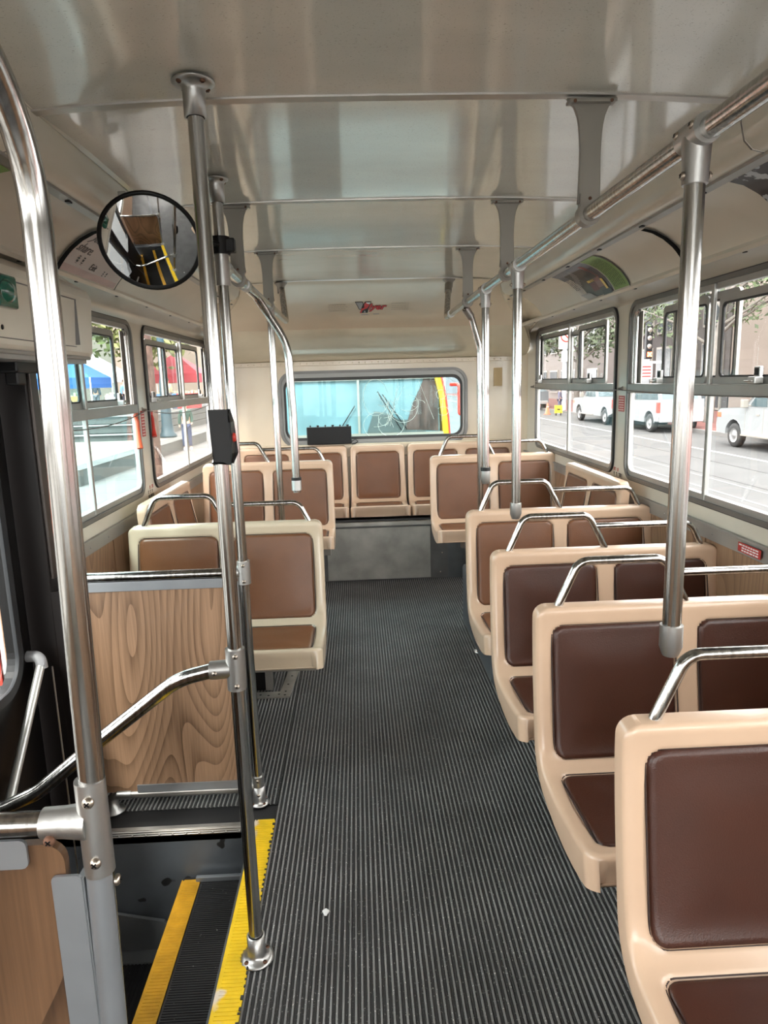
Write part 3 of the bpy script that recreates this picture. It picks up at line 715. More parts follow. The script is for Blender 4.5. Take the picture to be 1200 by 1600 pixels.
# floor fixing plate by the left seat
t = thing('floor_bracket', 'L-shaped pale metal floor plate with bolt holes under the left double seat', 'bracket', (-.45, 3.3, 0))
b = MB(); b.plate([(-.56, 3.14), (-.375, 3.14), (-.345, 3.62), (-.40, 3.62), (-.425, 3.20), (-.56, 3.20)], [], .006, lambda u, v, q: (u, v, .002+q)); b.build('plate', mat('pale_floor_plate', (.40, .38, .34), .4, .8, var=.15), t, bevel=.001)
b = MB(); b.box((-.50, 3.22, .006), (-.465, 3.235, .36)); b.box((-.475, 3.215, .006), (-.465, 3.25, .36)); b.build('upright_channel', M['steel2'], t, bevel=.001)
b = MB()
for p in ((-.52, 3.17), (-.48, 3.16), (-.43, 3.17), (-.40, 3.16), (-.40, 3.20), (-.395, 3.28), (-.385, 3.38), (-.375, 3.50)): b.lathe((p[0], p[1], .0085), (0, 0, 1), [(0, .0008), (.005, .0008), (.006, 0)], 8)
b.build('bolt_holes', M['black'], t)
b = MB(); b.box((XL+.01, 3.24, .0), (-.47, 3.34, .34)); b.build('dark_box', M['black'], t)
# small black device on the rear shelf
t = thing('control_box', 'black electronic box with knobs on the shelf at the rear window', 'device', (-.23, 5.61, 1.012))
b = MB(); b.box((-.41, 5.585, 1.012), (-.05, 5.642, 1.155)); b.build('case', M['black'], t, bevel=.006)
for k in range(6):
    b = MB(); b.tube([(-.38+.06*k, 5.61, 1.155), (-.38+.06*k, 5.61, 1.168)], .010 if k % 2 else .006, n=8); b.build('knob', M['black'], t)
b = MB(); b.tube([(-.05, 5.60, 1.03), (-.02, 5.59, 1.05), (.0, 5.60, 1.03), (-.02, 5.62, 1.01), (-.05, 5.63, 1.005)], .003, n=6); b.build('cable', M['black'], t)

# ------------------------------------------------------------------ poles and rails
R = .0163
def sleeve(a, b_, r=.0225, mt='cast', parent=None, name='sleeve'):
    m_ = MB(); m_.tube([a, b_], r, n=18); return m_.build(name, M[mt], parent, bevel=.0015)
def screw(p, d, parent, r=.0065, m_='screw'):
    b = MB(); b.lathe(p, d, [(0, .004), (r*.6, .0035), (r, .001), (r, -.002)], 10)
    d = Vector(d).normalized(); u = d.orthogonal().normalized(); w_ = d.cross(u); q = Vector(p)
    mt = Matrix(((u[0], w_[0], d[0], q[0]), (u[1], w_[1], d[1], q[1]), (u[2], w_[2], d[2], q[2]), (0, 0, 0, 1)))
    if r > .0055:
        b.m = 1; b.box((-r*.55, -r*.13, .002), (r*.55, r*.13, .0042), mt); b.box((-r*.13, -r*.55, .002), (r*.13, r*.55, .0042), mt)
    return b.build('screw', [M[m_], M['black']], parent)
def flange(p, down, parent, r=.045):
    s = 1 if down else -1      # down=True: floor flange, disc facing up
    b = MB(); b.lathe(p, (0, 0, s), [(0, .0), (r, 0), (r, .004), (r*.8, .007), (.026, .012), (.0235, .02), (.0235, .07), (.019, .0705)], 24)
    o = b.build('floor_flange' if down else 'ceiling_flange', M['cast'], parent)
    for k in range(4): a = PI/4+k*PI/2; screw((p[0]+r*.76*math.cos(a), p[1]+r*.76*math.sin(a), p[2]+s*.008), (0, 0, s), parent, .006, 'rust')
# right overhead rail
zr = 1.872
t = thing('handrail', 'long stainless overhead handrail running down the right side of the aisle', 'handrail', (.56, 1, zr))
b = MB(); b.tube([(.56, -2.4, zr), (.56, 4.27, zr), (.60, 4.47, 2.08)], .0182, fillet=.06, n=20); b.build('rail', M['steel'], t)
b = MB(); b.tube([(.592, 4.43, 2.035), (.60, 4.47, 2.085)], .023, n=14); b.lathe((.605, 4.48, 2.118), (0, 0, -1), [(0, 0), (.04, 0), (.04, .004), (.024, .02), (.022, .05)], 18); b.build('ceiling_flange', M['bracket'], t)
b = MB(); b.tube([(.56, 4.05, zr), (.56, 4.09, zr)], .0215, n=16); b.build('sleeve', M['cast'], t)
# left overhead rail
t2 = thing('handrail', 'shorter stainless overhead handrail on the left, beginning at the pole with the black clamp', 'handrail', (-.40, 3, zr))
b = MB(); b.tube([(-.405, 2.29, zr), (-.405, 4.27, zr), (-.44, 4.47, 2.08)], .0190, fillet=.06, n=20); b.build('rail', M['steel'], t2)
b = MB(); b.lathe((-.445, 4.48, 2.118), (0, 0, -1), [(0, 0), (.04, 0), (.04, .004), (.024, .02), (.022, .06)], 18); b.build('ceiling_flange', M['bracket'], t2)
# bent branch of the left rail going down to the seat
t3 = thing('stanchion', 'left stanchion curving down from the overhead rail onto the pale double seat handle', 'pole', (-.285, 3.12, 1.03))
b = MB(); b.tube([(-.408, 2.72, zr-.003), (-.400, 3.02, zr-.012), (-.290, 3.08, zr-.20), (-.283, 3.085, 1.36), (-.283, 3.085, 1.02)], .0175, fillet=[.12, .25, .2], n=18, nf=10); b.build('pole', M['steel'], t3)
sleeve((-.283, 3.085, 1.03), (-.283, 3.085, 1.075), .0225, 'cast', t3); b = MB(); b.tube([(-.283, 3.085, 1.075), (-.283, 3.085, 1.088)], .0225, n=16); b.build('rubber_band', M['black'], t3)
sleeve((-.405, 2.70, zr), (-.405, 2.76, zr), .0225, 'cast', t3)
t4 = thing('stanchion', 'thin left stanchion dropping from the overhead rail behind the curved one', 'pole', (-.40, 3.5, .36))
b = MB(); b.tube([(-.405, 3.50, zr), (-.405, 3.50, .02)], .0165, n=16); b.build('pole', M['steel'], t4); sleeve((-.405, 3.50, zr-.07), (-.405, 3.50, zr-.01), .0205, 'cast', t4)
flange((-.405, 3.50, 0), True, t4, .04)
# right poles
def tee(p, axis_y, t, r=.025):
    sleeve((p[0], p[1]-.035, p[2]), (p[0], p[1]+.035, p[2]), .0235, 'cast', t, 'tee_clamp')
    b = MB(); b.tube([(p[0], p[1], p[2]-.005), (p[0], p[1], p[2]-.03), (p[0], p[1], p[2]-.075)], [.024, .0222, .0200], n=18); b.build('tee_socket', M['cast'], t)
    for dy in (-.026, .026): screw((p[0]-.0225, p[1]+dy, p[2]+.006), (-1, 0, .2), t)
    screw((p[0]-.022, p[1]-.002, p[2]-.062), (-1, 0, 0), t); screw((p[0]+.022, p[1]-.002, p[2]-.062), (1, 0, 0), t)
for (x, y, zb, lab, band) in ((.556, 1.165, .995, 'thick near stanchion standing on the handle of the nearest maroon seat', 0), (.560, 2.42, 1.00, 'stanchion rising from the handle of the third maroon seat', 0), (.562, 3.02, 1.04, 'stanchion with black band standing on the first tan seat at the right', 1)):
    t = thing('stanchion', lab, 'pole', (x, y, zb))
    b = MB(); b.tube([(x, y, zr-.02), (x, y, zb+.01)], R, n=20); b.build('pole', M['steel'], t)
    tee((x, y, zr), 1, t)
    b = MB(); b.tube([(x, y, zb+.058), (x, y, zb+.018), (x, y, zb)], [.0205, .0205, .014], n=18); b.build('bottom_socket', M['cast'], t)
    if band: b = MB(); b.tube([(x, y, zb+.058), (x, y, zb+.074)], .0225, n=16); b.build('rubber_band', M['black'], t)
t = thing('stanchion', 'farthest right stanchion, bending outward below the rail and dropping behind the tan seat', 'pole', (.64, 3.62, .5))
b = MB(); b.tube([(.563, 3.58, zr-.02), (.600, 3.60, zr-.07), (.645, 3.62, zr-.22), (.648, 3.62, .02)], .0165, fillet=[.05, .2], n=16, nf=8); b.build('pole', M['steel'], t)
sleeve((.567, 3.585, zr-.022), (.596, 3.598, zr-.062), .0205, 'cast', t); flange((.648, 3.62, 0), True, t, .04)
# ceiling hangers
def hanger(x, y, side, lab):
    t = thing('ceiling_bracket', lab, 'bracket', (x, y, 1.86), 'grey strap brackets holding the overhead rails')
    out = []
    for k in range(13):
        q = k/12; z = 2.122-q*.225; wd = .0235+.030*math.exp(-q*9)+.004*abs(q-.5); out.append((x+wd, z))
    outl = out+[(2*x-p[0], p[1]) for p in reversed(out)]
    b = MB(); b.plate(outl, [], .008, lambda u, v, tt: (u, y-.004+tt, v)); b.box((x-.055, y-.018, 2.110), (x+.055, y+.012, 2.118)); b.build('strap', M['bracket'], t, bevel=.0015)
    b = MB(); b.tube([(x-.001, y-.016, zr), (x-.001, y+.016, zr)], .0265, n=20); b.box((x-.022, y-.010, zr+.015), (x+.022, y+.010, zr+.045)); b.build('clamp_ring', M['bracket'], t)
    for dx in (-.042, .042): screw((x+dx, y-.018, 2.112), (0, -1, -.4), t, .004, 'rust')
    screw((x, y-.011, zr+.034), (0, -1, 0), t, .004, 'rust')
names = {(.56, .82): 'nearest grey strap bracket on the right, at the picture edge', (.56, 1.70): 'largest grey strap bracket hanging at the first ceiling seam on the right',
         (.56, 2.59): 'grey strap bracket at the second ceiling seam on the right', (.56, 3.47): 'grey strap bracket at the third ceiling seam on the right',
         (-.405, 2.59): 'grey strap bracket at the second ceiling seam on the left', (-.405, 3.47): 'grey strap bracket at the third ceiling seam on the left'}
for (x, y), lab in names.items(): hanger(x, y, 0, lab)

# entrance poles
t = thing('stanchion', 'left pole standing on the yellow step edge and reaching the ceiling', 'pole', (-.316, 1.595, 0))
b = MB(); b.tube([(-.316, 1.595, .05), (-.318, 1.595, 2.06)], .0172, n=22); b.build('pole', M['steel'], t)
flange((-.316, 1.595, .002), True, t); flange((-.318, 1.595, 2.128), False, t)
p = (-.317, 1.595, .822)
b = MB(); b.tube([(p[0], p[1], p[2]-.052), (p[0], p[1], p[2]+.052)], .0235, n=18); b.tube([(p[0]-.012, p[1], p[2]), (p[0]-.062, p[1], p[2]-.003)], .0228, n=16); b.build('tee_clamp', M['cast'], t)
for dz in (-.038, .038): screw((p[0]+.004, p[1]-.0235, p[2]+dz), (0, -1, 0), t)
screw((p[0]-.048, p[1]-.0225, p[2]-.003), (0, -1, 0), t)
b = MB(); b.tube([(-.37, 1.595, .820), (-.46, 1.595, .800), (-.66, 1.595, .650), (-.83, 1.595, .515), (-.92, 1.595, .475), (-1.07, 1.595, .45)], .0185, fillet=[.2, .5, .2, .1], n=18, nf=8); b.build('diagonal_handrail', M['steel'], t)
# request button
t = thing('button_box', 'black stop-request box with a red button on the entrance pole', 'button', (-.30, 1.58, 1.29))
b = MB(); b.plate([(-.326, 1.330), (-.292, 1.330), (-.282, 1.350), (-.282, 1.420), (-.292, 1.443), (-.326, 1.443)], [], .034, lambda u, v, q: (u, 1.562+q, v)); b.build('housing', M['black'], t, bevel=.006)
b = MB(); b.lathe((-.282, 1.580, 1.385), (1, 0, 0), [(0, .006), (.009, .005), (.011, 0)], 14); b.build('red_button', M['red'], t)
t = thing('stanchion', 'left pole at the partition corner carrying the black mirror clamp', 'pole', (-.405, 2.29, 0))
b = MB(); b.tube([(-.405, 2.29, .05), (-.409, 2.29, 2.06)], .0170, n=20); b.build('pole', M['steel'], t)
flange((-.405, 2.29, .002), True, t, .036); flange((-.409, 2.29, 2.128), False, t, .038)
b = MB(); b.tube([(-.407, 2.29, zr-.06), (-.407, 2.29, zr+.06)], .0222, n=18); b.tube([(-.405, 2.30, zr), (-.405, 2.36, zr)], .0222, n=16); b.build('tee_clamp', M['cast'], t)
for z in (.072, .874):
    b = MB(); b.tube([(-.405, 2.29, z-.04), (-.405, 2.29, z+.04)], .0225, n=18); b.tube([(-.42, 2.29, z), (-.47, 2.29, z)], .0215, n=16); b.build('elbow_clamp', M['cast'], t)
    for dz in (-.028, .028): screw((-.403, 2.267, z+dz), (0, -1, 0), t)

# oak partition
t = thing('partition', 'oak laminate partition panel between the entrance steps and the left seats', 'partition', (-.7, 2.29, 0))
b = MB(); b.plate(rrect(-1.08, -.432, .075, .845, .02), [], .012, lambda u, v, q: (u, 2.284+q, v)); b.build('laminate_panel', M['wood'], t, bevel=.001)
b = MB(); b.box((-1.08, 2.279, .825), (-.445, 2.284, .858)); b.box((-1.08, 2.296, .825), (-.445, 2.301, .858)); b.build('top_clamp_plate', M['greyp'], t, bevel=.001)
b = MB(); b.tube([(-1.10, 2.29, .874), (-.43, 2.29, .874)], .0165, n=16); b.build('top_rail', M['steel'], t)
b = MB(); b.tube([(-.93, 2.29, .0), (-.93, 2.29, .062), (-.43, 2.29, .062)], .0150, fillet=.03, n=16); b.build('bottom_rail', M['steel2'], t)
b = MB(); b.lathe((-.93, 2.29, 0), (0, 0, 1), [(0, 0), (.04, 0), (.04, .004), (.02, .012), (.019, .05)], 16); b.tube([(-.91, 2.29, .062), (-.86, 2.29, .062)], .0185, n=14); b.build('bottom_elbow', M['cast'], t)
b = MB(); b.box((-.835, 2.278, .062), (-.44, 2.283, .102)); b.build('bottom_clamp_plate', M['greyp'], t, bevel=.001)
b = MB(); b.box((-.445, 2.279, .10), (-.425, 2.300, .84)); b.build('edge_channel', M['greyp'], t, bevel=.001)

# front left stanchion, rail and panel
t = thing('stanchion', 'thick chrome pole in the left foreground, curving forward at its top', 'pole', (-.335, .76, 0))
b = MB(); b.tube([(-.319, -1.2, 1.825), (-.319, .762, 1.825), (-.3225, .762, 1.50), (-.352, .76, .0)], .0152, fillet=[.16, .5], n=24, nf=14); b.build('pole', M['steel'], t)
p = (-.3335, .76, .990)
b = MB(); b.tube([(p[0], p[1], p[2]-.068), (p[0], p[1], p[2]+.055)], .0178, n=22); b.tube([(p[0]-.005, p[1], p[2]), (p[0]-.034, p[1], p[2]), (p[0]-.060, p[1], p[2])], [.0225, .0190, .0182], n=20); b.build('tee_clamp', M['cast'], t)
for dz in (-.045, .035): screw((p[0]+.003, p[1]-.0190, p[2]+dz), (0, -1, 0), t, .0070)
screw((p[0]-.047, p[1]-.0190, p[2]-.012), (0, -1, 0), t, .0070, 'rust'); screw((p[0]+.018, p[1]+.004, p[2]-.085), (1, 0, 0), t, .007)
b = MB(); b.tube([(p[0]-.05, p[1], p[2]), (XL+.02, p[1], p[2])], .0146, n=20); b.build('side_rail', M['steel'], t)
b = MB(); b.tube([(-.3345, .76, .93), (-.3515, .76, .03)], .0160, n=20); b.build('lower_sleeve', M['greyp'], t)
flange((-.352, .76, .0), True, t)
t = thing('partition', 'wood laminate panel in the lower left corner beside the foreground pole', 'partition', (-.7, .76, .0))
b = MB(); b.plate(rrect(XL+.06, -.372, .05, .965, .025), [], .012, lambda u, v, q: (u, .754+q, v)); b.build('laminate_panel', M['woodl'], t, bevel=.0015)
b = MB(); b.plate(rrect(XL+.06, -.412, .938, .976, .008, 3), [], .004, lambda u, v, q: (u, .748+q, v)); b.build('top_clamp_plate', M['greyp'], t, bevel=.001)
b = MB(); b.plate(rrect(-.388, -.352, .05, .925, .006, 3), [], .004, lambda u, v, q: (u, .748+q, v)); b.box((-.358, .750, .05), (-.350, .775, .92)); b.build('side_clamp_plate', M['greyp'], t, bevel=.001)

# ------------------------------------------------------------------ door
d1 = sname('door_1')
def leaf(y0, y1, red):
    X = -1.085
    b = MB(); b.plate(rrect(y0, y1, -.46, 1.585, .01), [rrect(y0+.065, y1-.085, .60, 1.50, .10, 8)], .035, lambda u, v, q: (X-q, u, v)); lf = b.build('door_leaf', M['doorb'], d1, bevel=.004)
    b = MB(); b.plate(rrect(y0+.045, y1-.065, .58, 1.52, .12, 8), [rrect(y0+.075, y1-.095, .61, 1.49, .09, 8)], .012, lambda u, v, q: (X+.008-q, u, v), True); b.build('door_gasket', mat('door_rubber', (.02, .021, .023), .5, spec=.3), lf, bevel=.003)
    b = MB(); b.plate(rrect(y0+.06, y1-.08, .59, 1.51, .1), [], .004, lambda u, v, q: (X-.016-q, u, v)); b.build('door_pane', M['glassd'], lf)
    if red: b = MB(); b.box((X-.060, y1-.100, .60), (X-.050, y1-.088, 1.5)); b.build('red_edge_strip', M['red'], lf)
    return lf
leaf(.86, 1.50, 0); l2 = leaf(1.52, 2.16, 1)
b = MB(); b.tube([(-1.085, 2.13, .665), (-1.045, 2.13, .665), (-1.040, 2.125, .625)], .018, fillet=.025, n=14); b.lathe((-1.03, 2.12, .64), (1, 0, 0), [(0, .004), (.008, .003), (.009, 0)], 10); e = b.build('rod_elbow', mat('grey_casting', (.32, .32, .33), .5, .2), l2)
b = MB(); b.tube([(-1.042, 2.125, .64), (-1.050, 1.80, .27)], .0135, n=14); b.build('door_rod', mat('satin_grey_rod', (.50, .50, .48), .35, .6), l2)
dp = sname('trim_3')
b = MB(); b.box((XL-.03, 2.185, -.5), (-1.01, 2.26, 1.60)); b.build('door_post', M['doorbr'], dp, bevel=.004)
b = MB(); b.box((-1.015, 2.196, .9), (-1.000, 2.245, 1.60)); b.build('post_edge', mat('dark_bronze', (.06, .05, .045), .4, .7), dp, bevel=.003)
b = MB(); b.box((XL-.03, 2.26, -.06), (XL+.07, 2.34, 1.5)); b.build('inner_post', M['doorbr'], dp, bevel=.004)
b = MB(); b.box((-1.012, 2.185, -.47), (-.985, 2.195, .86)); b.box((-1.10, 2.262, .02), (-1.0, 2.30, .86)); b.build('post_side', M['doorbr'], dp)
b = MB(); b.tube([(-1.020, 2.15, -.30), (-1.020, 2.15, .62)], .003, n=6); b.build('post_bead', M['steel2'], dp)
b = MB(); b.box((-1.06, 2.06, 1.555), (-.97, 2.24, 1.615)); b.box((-1.02, 2.08, 1.52), (-.98, 2.13, 1.57)); b.build('door_hinge_arm', M['black'], dp, bevel=.006)
b = MB(); b.box((-1.10, .80, 1.585), (-1.0, 2.2, 1.60)); b.build('header_shade_strip', M['black'], dp)  # solid black strip stands in for the shade under the header

# door operator box with green lens
t = thing('operator_box', 'cream metal door operator cover above the entrance with a green lamp', 'cover', (-1.0, 1.6, 1.60))
b = MB(); b.plate([(XL, 1.605), (-.885, 1.605), (-.875, 1.62), (-.862, 1.79), (-.872, 1.815), (-.96, 1.862), (XL, 1.862)], [], 1.62, lambda u, v, q: (u, 2.385-q, v)); b.build('cover', M['cream'], t, bevel=.008, seg=3)
b = MB(); b.box((XL, .78, 1.585), (-.89, 2.375, 1.604)); b.tube([(-.884, .78, 1.603), (-.884, 2.385, 1.603)], .006, n=8); b.build('cover_lip', M['alu'], t)
b = MB(); b.box((-.8735, 1.0, 1.775), (-.8600, 2.26, 1.778)); b.box((-.8750, 2.255, 1.64), (-.860, 2.258, 1.776)); b.tube([(-.8735, 1.0, 1.635), (-.8735, 2.26, 1.635)], .0015, n=5); b.build('hatch_line', M['alud'], t)
for y in (1.80, 2.27): b = MB(); b.lathe((-.873, y, 1.66), (1, 0, 0), [(0, .004), (.006, .003), (.008, -.002)], 10); b.build('lock_screw', M['black'], t)
b = MB()
for k in range(30): b.lathe((-.866, 1.05+.04*k, 1.787), (1, 0, 0), [(0, .002), (.0025, .001), (.003, -.002)], 6)
stuff(b.build('cover_rivets', M['alud'], t))
b = MB(); b.ball((-.862, 1.80, 1.745), (.030, .045, .034), 14, 10); b.box((-.872, 1.75, 1.705), (-.846, 1.85, 1.785)); b.build('green_lens', M['green'], t, bevel=.006)

# ------------------------------------------------------------------ convex mirror
Mc = Vector((-.578, 2.12, 1.913)); n_ = Vector((.115, -.835, -.545)).normalized()
t = thing('convex_mirror', 'round convex mirror with a black rim hanging by the entrance poles', 'mirror', tuple(Mc))
u_ = n_.orthogonal().normalized(); w_ = n_.cross(u_); RS = .58; RC = .136
def capf(a, r):
    h = math.sqrt(RS*RS-r*r)-math.sqrt(RS*RS-RC*RC); return Mc+n_*h+(u_*math.cos(a)+w_*math.sin(a))*r
b = MB(); b.grid(capf, [2*PI*k/48 for k in range(49)], [RC*k/16+1e-5 for k in range(17)], flip=True); b.build('mirror_face', M['mirror'], t)
b = MB(); b.tube([Mc+(u_*math.cos(2*PI*k/48)+w_*math.sin(2*PI*k/48))*(RC+.002) for k in range(49)], .0065, n=10, caps=False); b.build('rim', M['black'], t)
b = MB(); b.lathe(Mc-n_*.004, -n_, [(RC, 0), (RC*.9, .016), (RC*.4, .03), (0, .034)], 32); b.build('back_shell', M['black'], t)
q = Mc+Vector((-.065, 0, .125)); b = MB(); b.box((q[0]-.012, q[1]-.014, q[2]-.008), (q[0]+.012, q[1]+.010, q[2]+.012)); b.build('clip', M['bracket'], t, bevel=.003)
b = MB(); b.tube([Mc-n_*.03, Mc-n_*.07+Vector((.06, .03, 0)), (-.407, 2.262, 1.93)], .008, fillet=.02, n=10); b.build('arm', M['black'], t)
b = MB(); b.tube([(-.408, 2.29, 1.905), (-.408, 2.29, 1.958)], .030, n=8); b.box((-.40, 2.27, 1.910), (-.362, 2.305, 1.952)); b.build('clamp', M['black'], t, bevel=.004)

# ------------------------------------------------------------------ posters in the coves
GR = mat('poster_green', (.22, .36, .10), .5); GRl = mat('poster_green_text', (.04, .09, .015), .5); PH = mat('poster_night_blue', (.05, .05, .06), .35); WHp = mat('poster_white', (.60, .56, .50), .45)
def strokes(side, y0, y1, s0, s1, rows, m, t, seed, dens=1.0, name='print'):
    random.seed(seed); b = MB(); dy = (y1-y0)/rows
    for k in range(rows):
        s = s0+random.uniform(0, .02)
        while s < s1:
            l = random.uniform(.03, .10)*dens; patch(side, y0+dy*(k+.25), y0+dy*(k+.62), s, min(s1, s+l), .0048, b, n=2); s += l+.015
    return stuff(b.build(name, m, t))
t = thing('poster', 'poster of a dark red and yellow bus beside a green text band', 'poster', (1.1, 3.320, 1.9))
patch(1, 3.020, 3.650, .02, .99, .002).build('sheet', WHp, t); patch(1, 3.025, 3.195, .02, .99, .0030).build('green_band', GR, t)
b = MB(); patch(1, 3.013, 3.023, .02, .99, .005, b); b.build('dark_edge', M['black'], t)
patch(1, 3.205, 3.650, .02, .35, .003).build('sky_area', mat('poster_sky', (0.1500, 0.1650, 0.2000), .4), t)
patch(1, 3.205, 3.320, .28, .99, .0035).build('dusk_area', mat('poster_dusk', (0.0650, 0.0550, 0.0700), .4), t)
patch(1, 3.320, 3.570, .20, .99, .0032, y0b=3.240, y1b=3.520).build('street_area', mat('poster_street', (0.0500, 0.0450, 0.0400), .4), t)
patch(1, 3.310, 3.480, .25, .82, .0045, y0b=3.250, y1b=3.420).build('bus_body', mat('poster_bus_dark', (0.0300, 0.0175, 0.0175), .4), t)
patch(1, 3.270, 3.305, .12, .55, .005, y0b=3.250, y1b=3.280).build('bus_roof_red', mat('poster_red', (0.2000, 0.0150, 0.0150), .4), t)
patch(1, 3.260, 3.340, .55, .80, .0055).build('bus_windscreen', mat('poster_pale_red', (0.2500, 0.1250, 0.1200), .4), t)
patch(1, 3.245, 3.270, .62, .90, .006).build('bus_yellow_front', mat('poster_yellow', (.72, .50, .08), .4), t)
patch(1, 3.340, 3.420, .56, .62, .006).build('bus_yellow_bumper', mat('poster_yellow_low', (.72, .50, .08), .4), t)
patch(1, 3.340, 3.420, .64, .84, .0058).build('bus_red_side', mat('poster_deep_red', (0.1000, 0.0075, 0.0075), .4), t)
strokes(1, 3.520, 3.640, .25, .7, 5, PH, t, 4, 1.2, 'railing_lines'); strokes(1, 3.050, 3.180, .15, .92, 7, GRl, t, 8)
t = bpy.data.objects['poster']
b = MB()
for k in range(7): patch(1, 3.265+.02*k, 3.275+.02*k, .30+.02*k, .52+.02*k, .0062, b, n=3, y0b=3.245+.02*k, y1b=3.255+.02*k)
stuff(b.build('bus_side_windows', mat('poster_glass_blue', (0.0500, 0.0700, 0.0850), .4), t))
b = MB()
for k in range(9): patch(1, 3.44+.018*k, 3.446+.018*k, .10+.07*k, .34+.07*k, .0060, b, n=3)
stuff(b.build('rail_lines', mat('poster_pale_lines', (.42, .40, .40), .4), t))
patch(1, 3.22, 3.33, .88, .985, .0062).build('shadow_area', mat('poster_dark_green', (0.0150, 0.0225, 0.0175), .4), t)
patch(1, 3.50, 3.62, .82, .97, .0062, y0b=3.42, y1b=3.55).build('pale_ground', mat('poster_ground', (.34, .32, .31), .4), t)
t = thing('poster', 'dark poster of tree foliage over a pale building at the top right edge', 'poster', (1.1, 1.4, 1.9))
TF = mat('poster_foliage', (0.0175, 0.0150, 0.0190), .35, fleck=(.42, .44, .46), fcut=(.56, .58), fscale=26)
patch(1, .95, 1.94, .02, .62, .002).build('foliage_area', TF, t)
patch(1, .95, 1.94, .60, .99, .002).build('roof_area', mat('poster_roof', (0.0650, 0.0600, 0.0700), .4), t)
b = MB()
for k in range(8): patch(1, .95, 1.94, .62+.045*k, .625+.045*k, .0032, b, n=2)
for k in range(12): patch(1, 1.0+.065*k, 1.005+.065*k, .60, .98, .0032, b, n=4)
stuff(b.build('grid_lines', mat('poster_lines', (.45, .43, .42), .4), t)); patch(1, .95, 1.94, .57, .62, .0034, None, y0b=.95, y1b=1.86).build('pale_ledge', mat('poster_ledge', (.45, .42, .40), .4), t)
t = thing('poster', 'grey poster with a green text block in the upper left cove', 'poster', (-.88, 1.4, 1.9))
patch(-1, .75, 1.765, .02, .99, .002).build('sheet', mat('poster_grey', (.36, .34, .33), .45), t); patch(-1, 1.50, 1.765, .02, .99, .003).build('green_band', GR, t)
strokes(-1, 1.53, 1.69, .30, .90, 9, GRl, t, 12); strokes(-1, 1.70, 1.74, .12, .28, 1, GRl, t, 13, name='heading')
b = MB(); patch(-1, 1.40, 1.41, .30, .36, .004, b, 2); patch(-1, 1.43, 1.44, .34, .40, .004, b, 2); b.build('marks', blk, t)
t = thing('poster', 'pale pink and white poster with slanted script lettering, partly behind the convex mirror', 'poster', (-.88, 2.6, 1.9))
patch(-1, 2.405, 2.92, .02, .99, .002).build('sheet', mat('poster_pale', (.50, .44, .42), .4), t)
patch(-1, 2.405, 2.92, .86, .99, .0028).build('pink_foot', mat('poster_pink', (.48, .34, .32), .4, var=.2, vscale=6, stretch=(1, 1, 3)), t)
b = MB(); patch(-1, 2.922, 2.932, .02, 1, .005, b); b.build('poster_end_strip', M['black'], t)
def ctext(txt, side, yc, s, size, m, t, sx=.72, shear=.25, name='lettering', bold=0.):
    cu = bpy.data.curves.new('txt', 'FONT'); cu.body = txt; cu.size = size; cu.shear = shear; cu.extrude = .0004; cu.resolution_u = 2; cu.offset = bold
    o = bpy.data.objects.new('txt', cu); COL.objects.link(o); dg = bpy.context.evaluated_depsgraph_get()
    me = bpy.data.meshes.new_from_object(o.evaluated_get(dg)); bpy.data.objects.remove(o)
    return me
def text_mesh(txt, size, m, parent, fn, name='lettering', shear=.25, bold=0):
    me = ctext(txt, 0, 0, 0, size, m, None, shear=shear, bold=bold)
    off = Vector((0, 0, 0)); p = parent
    while p is not None: off += p.location; p = p.parent
    for v in me.vertices: v.co = Vector(fn(v.co.x, v.co.y, v.co.z))-off
    me.materials.append(m); o = bpy.data.objects.new(name, me); COL.objects.link(o); o.parent = parent; return o
def onleft(y0, s0): return lambda x, y, z: cove_pt(-1, y0+x*.8, s0-y/.27, .0032+z)
text_mesh('your', .062, mat('script_grey', (.10, .09, .09), .5), t, onleft(2.44, .36)); text_mesh('est', .05, mat('script_red', (.50, .10, .08), .5), t, onleft(2.56, .36))
text_mesh('share.', .066, mat('script_grey_low', (.10, .09, .09), .5), t, onleft(2.42, .60)); text_mesh('Exit', .045, blk, t, onleft(2.61, .82))
strokes(-1, 2.47, 2.55, .66, .80, 2, blk, t, 31, .5); strokes(-1, 2.73, 2.79, .74, .84, 2, blk, t, 32, .5)

# rear logo: winged mark and red lettering
t = thing('logo_sign', 'red and grey winged logo with red script on the rear dome', 'logo', (.12, 4.9, 2.0))
def dz(y):
    for k in range(len(dome)-1):
        if dome[k][0] <= y <= dome[k+1][0]:
            a = (y-dome[k][0])/(dome[k+1][0]-dome[k][0]); return dome[k][1]+(dome[k+1][1]-dome[k][1])*a
def ondome(x, v, off):
    y = 4.93-v; return (x, y-off*.4, dz(y)-off)
def dpoly(pts, m, off, name):
    b = MB(); b.plate(pts, [], .0006, lambda u, v, q: ondome(u, v, off+q)); b.build(name, m, t)
k_ = .19/255   # metres per unit of the sketch below
def P(pts): return [(.015+(x-365)*k_*1.0, (172-y)*k_*2.1) for x, y in pts]
gy = mat('logo_grey', (.30, .30, .31), .4); lr = mat('logo_red', (.58, .015, .02), .4)
dpoly(P([(362, 118), (432, 118), (440, 136), (420, 185), (398, 182)]), M['black'], .001, 'wing_outline'); dpoly(P([(370, 122), (428, 122), (434, 138), (417, 179), (402, 177)]), gy, .002, 'grey_wing')
dpoly(P([(440, 136), (455, 118), (510, 118), (492, 160), (478, 212), (405, 212)]), M['black'], .0012, 'mark_black')
dpoly(P([(446, 140), (460, 124), (504, 122), (488, 155), (470, 175), (448, 172)]), lr, .0022, 'mark_red'); dpoly(P([(462, 122), (504, 121), (496, 136), (470, 132)]), M['white'], .003, 'mark_white')
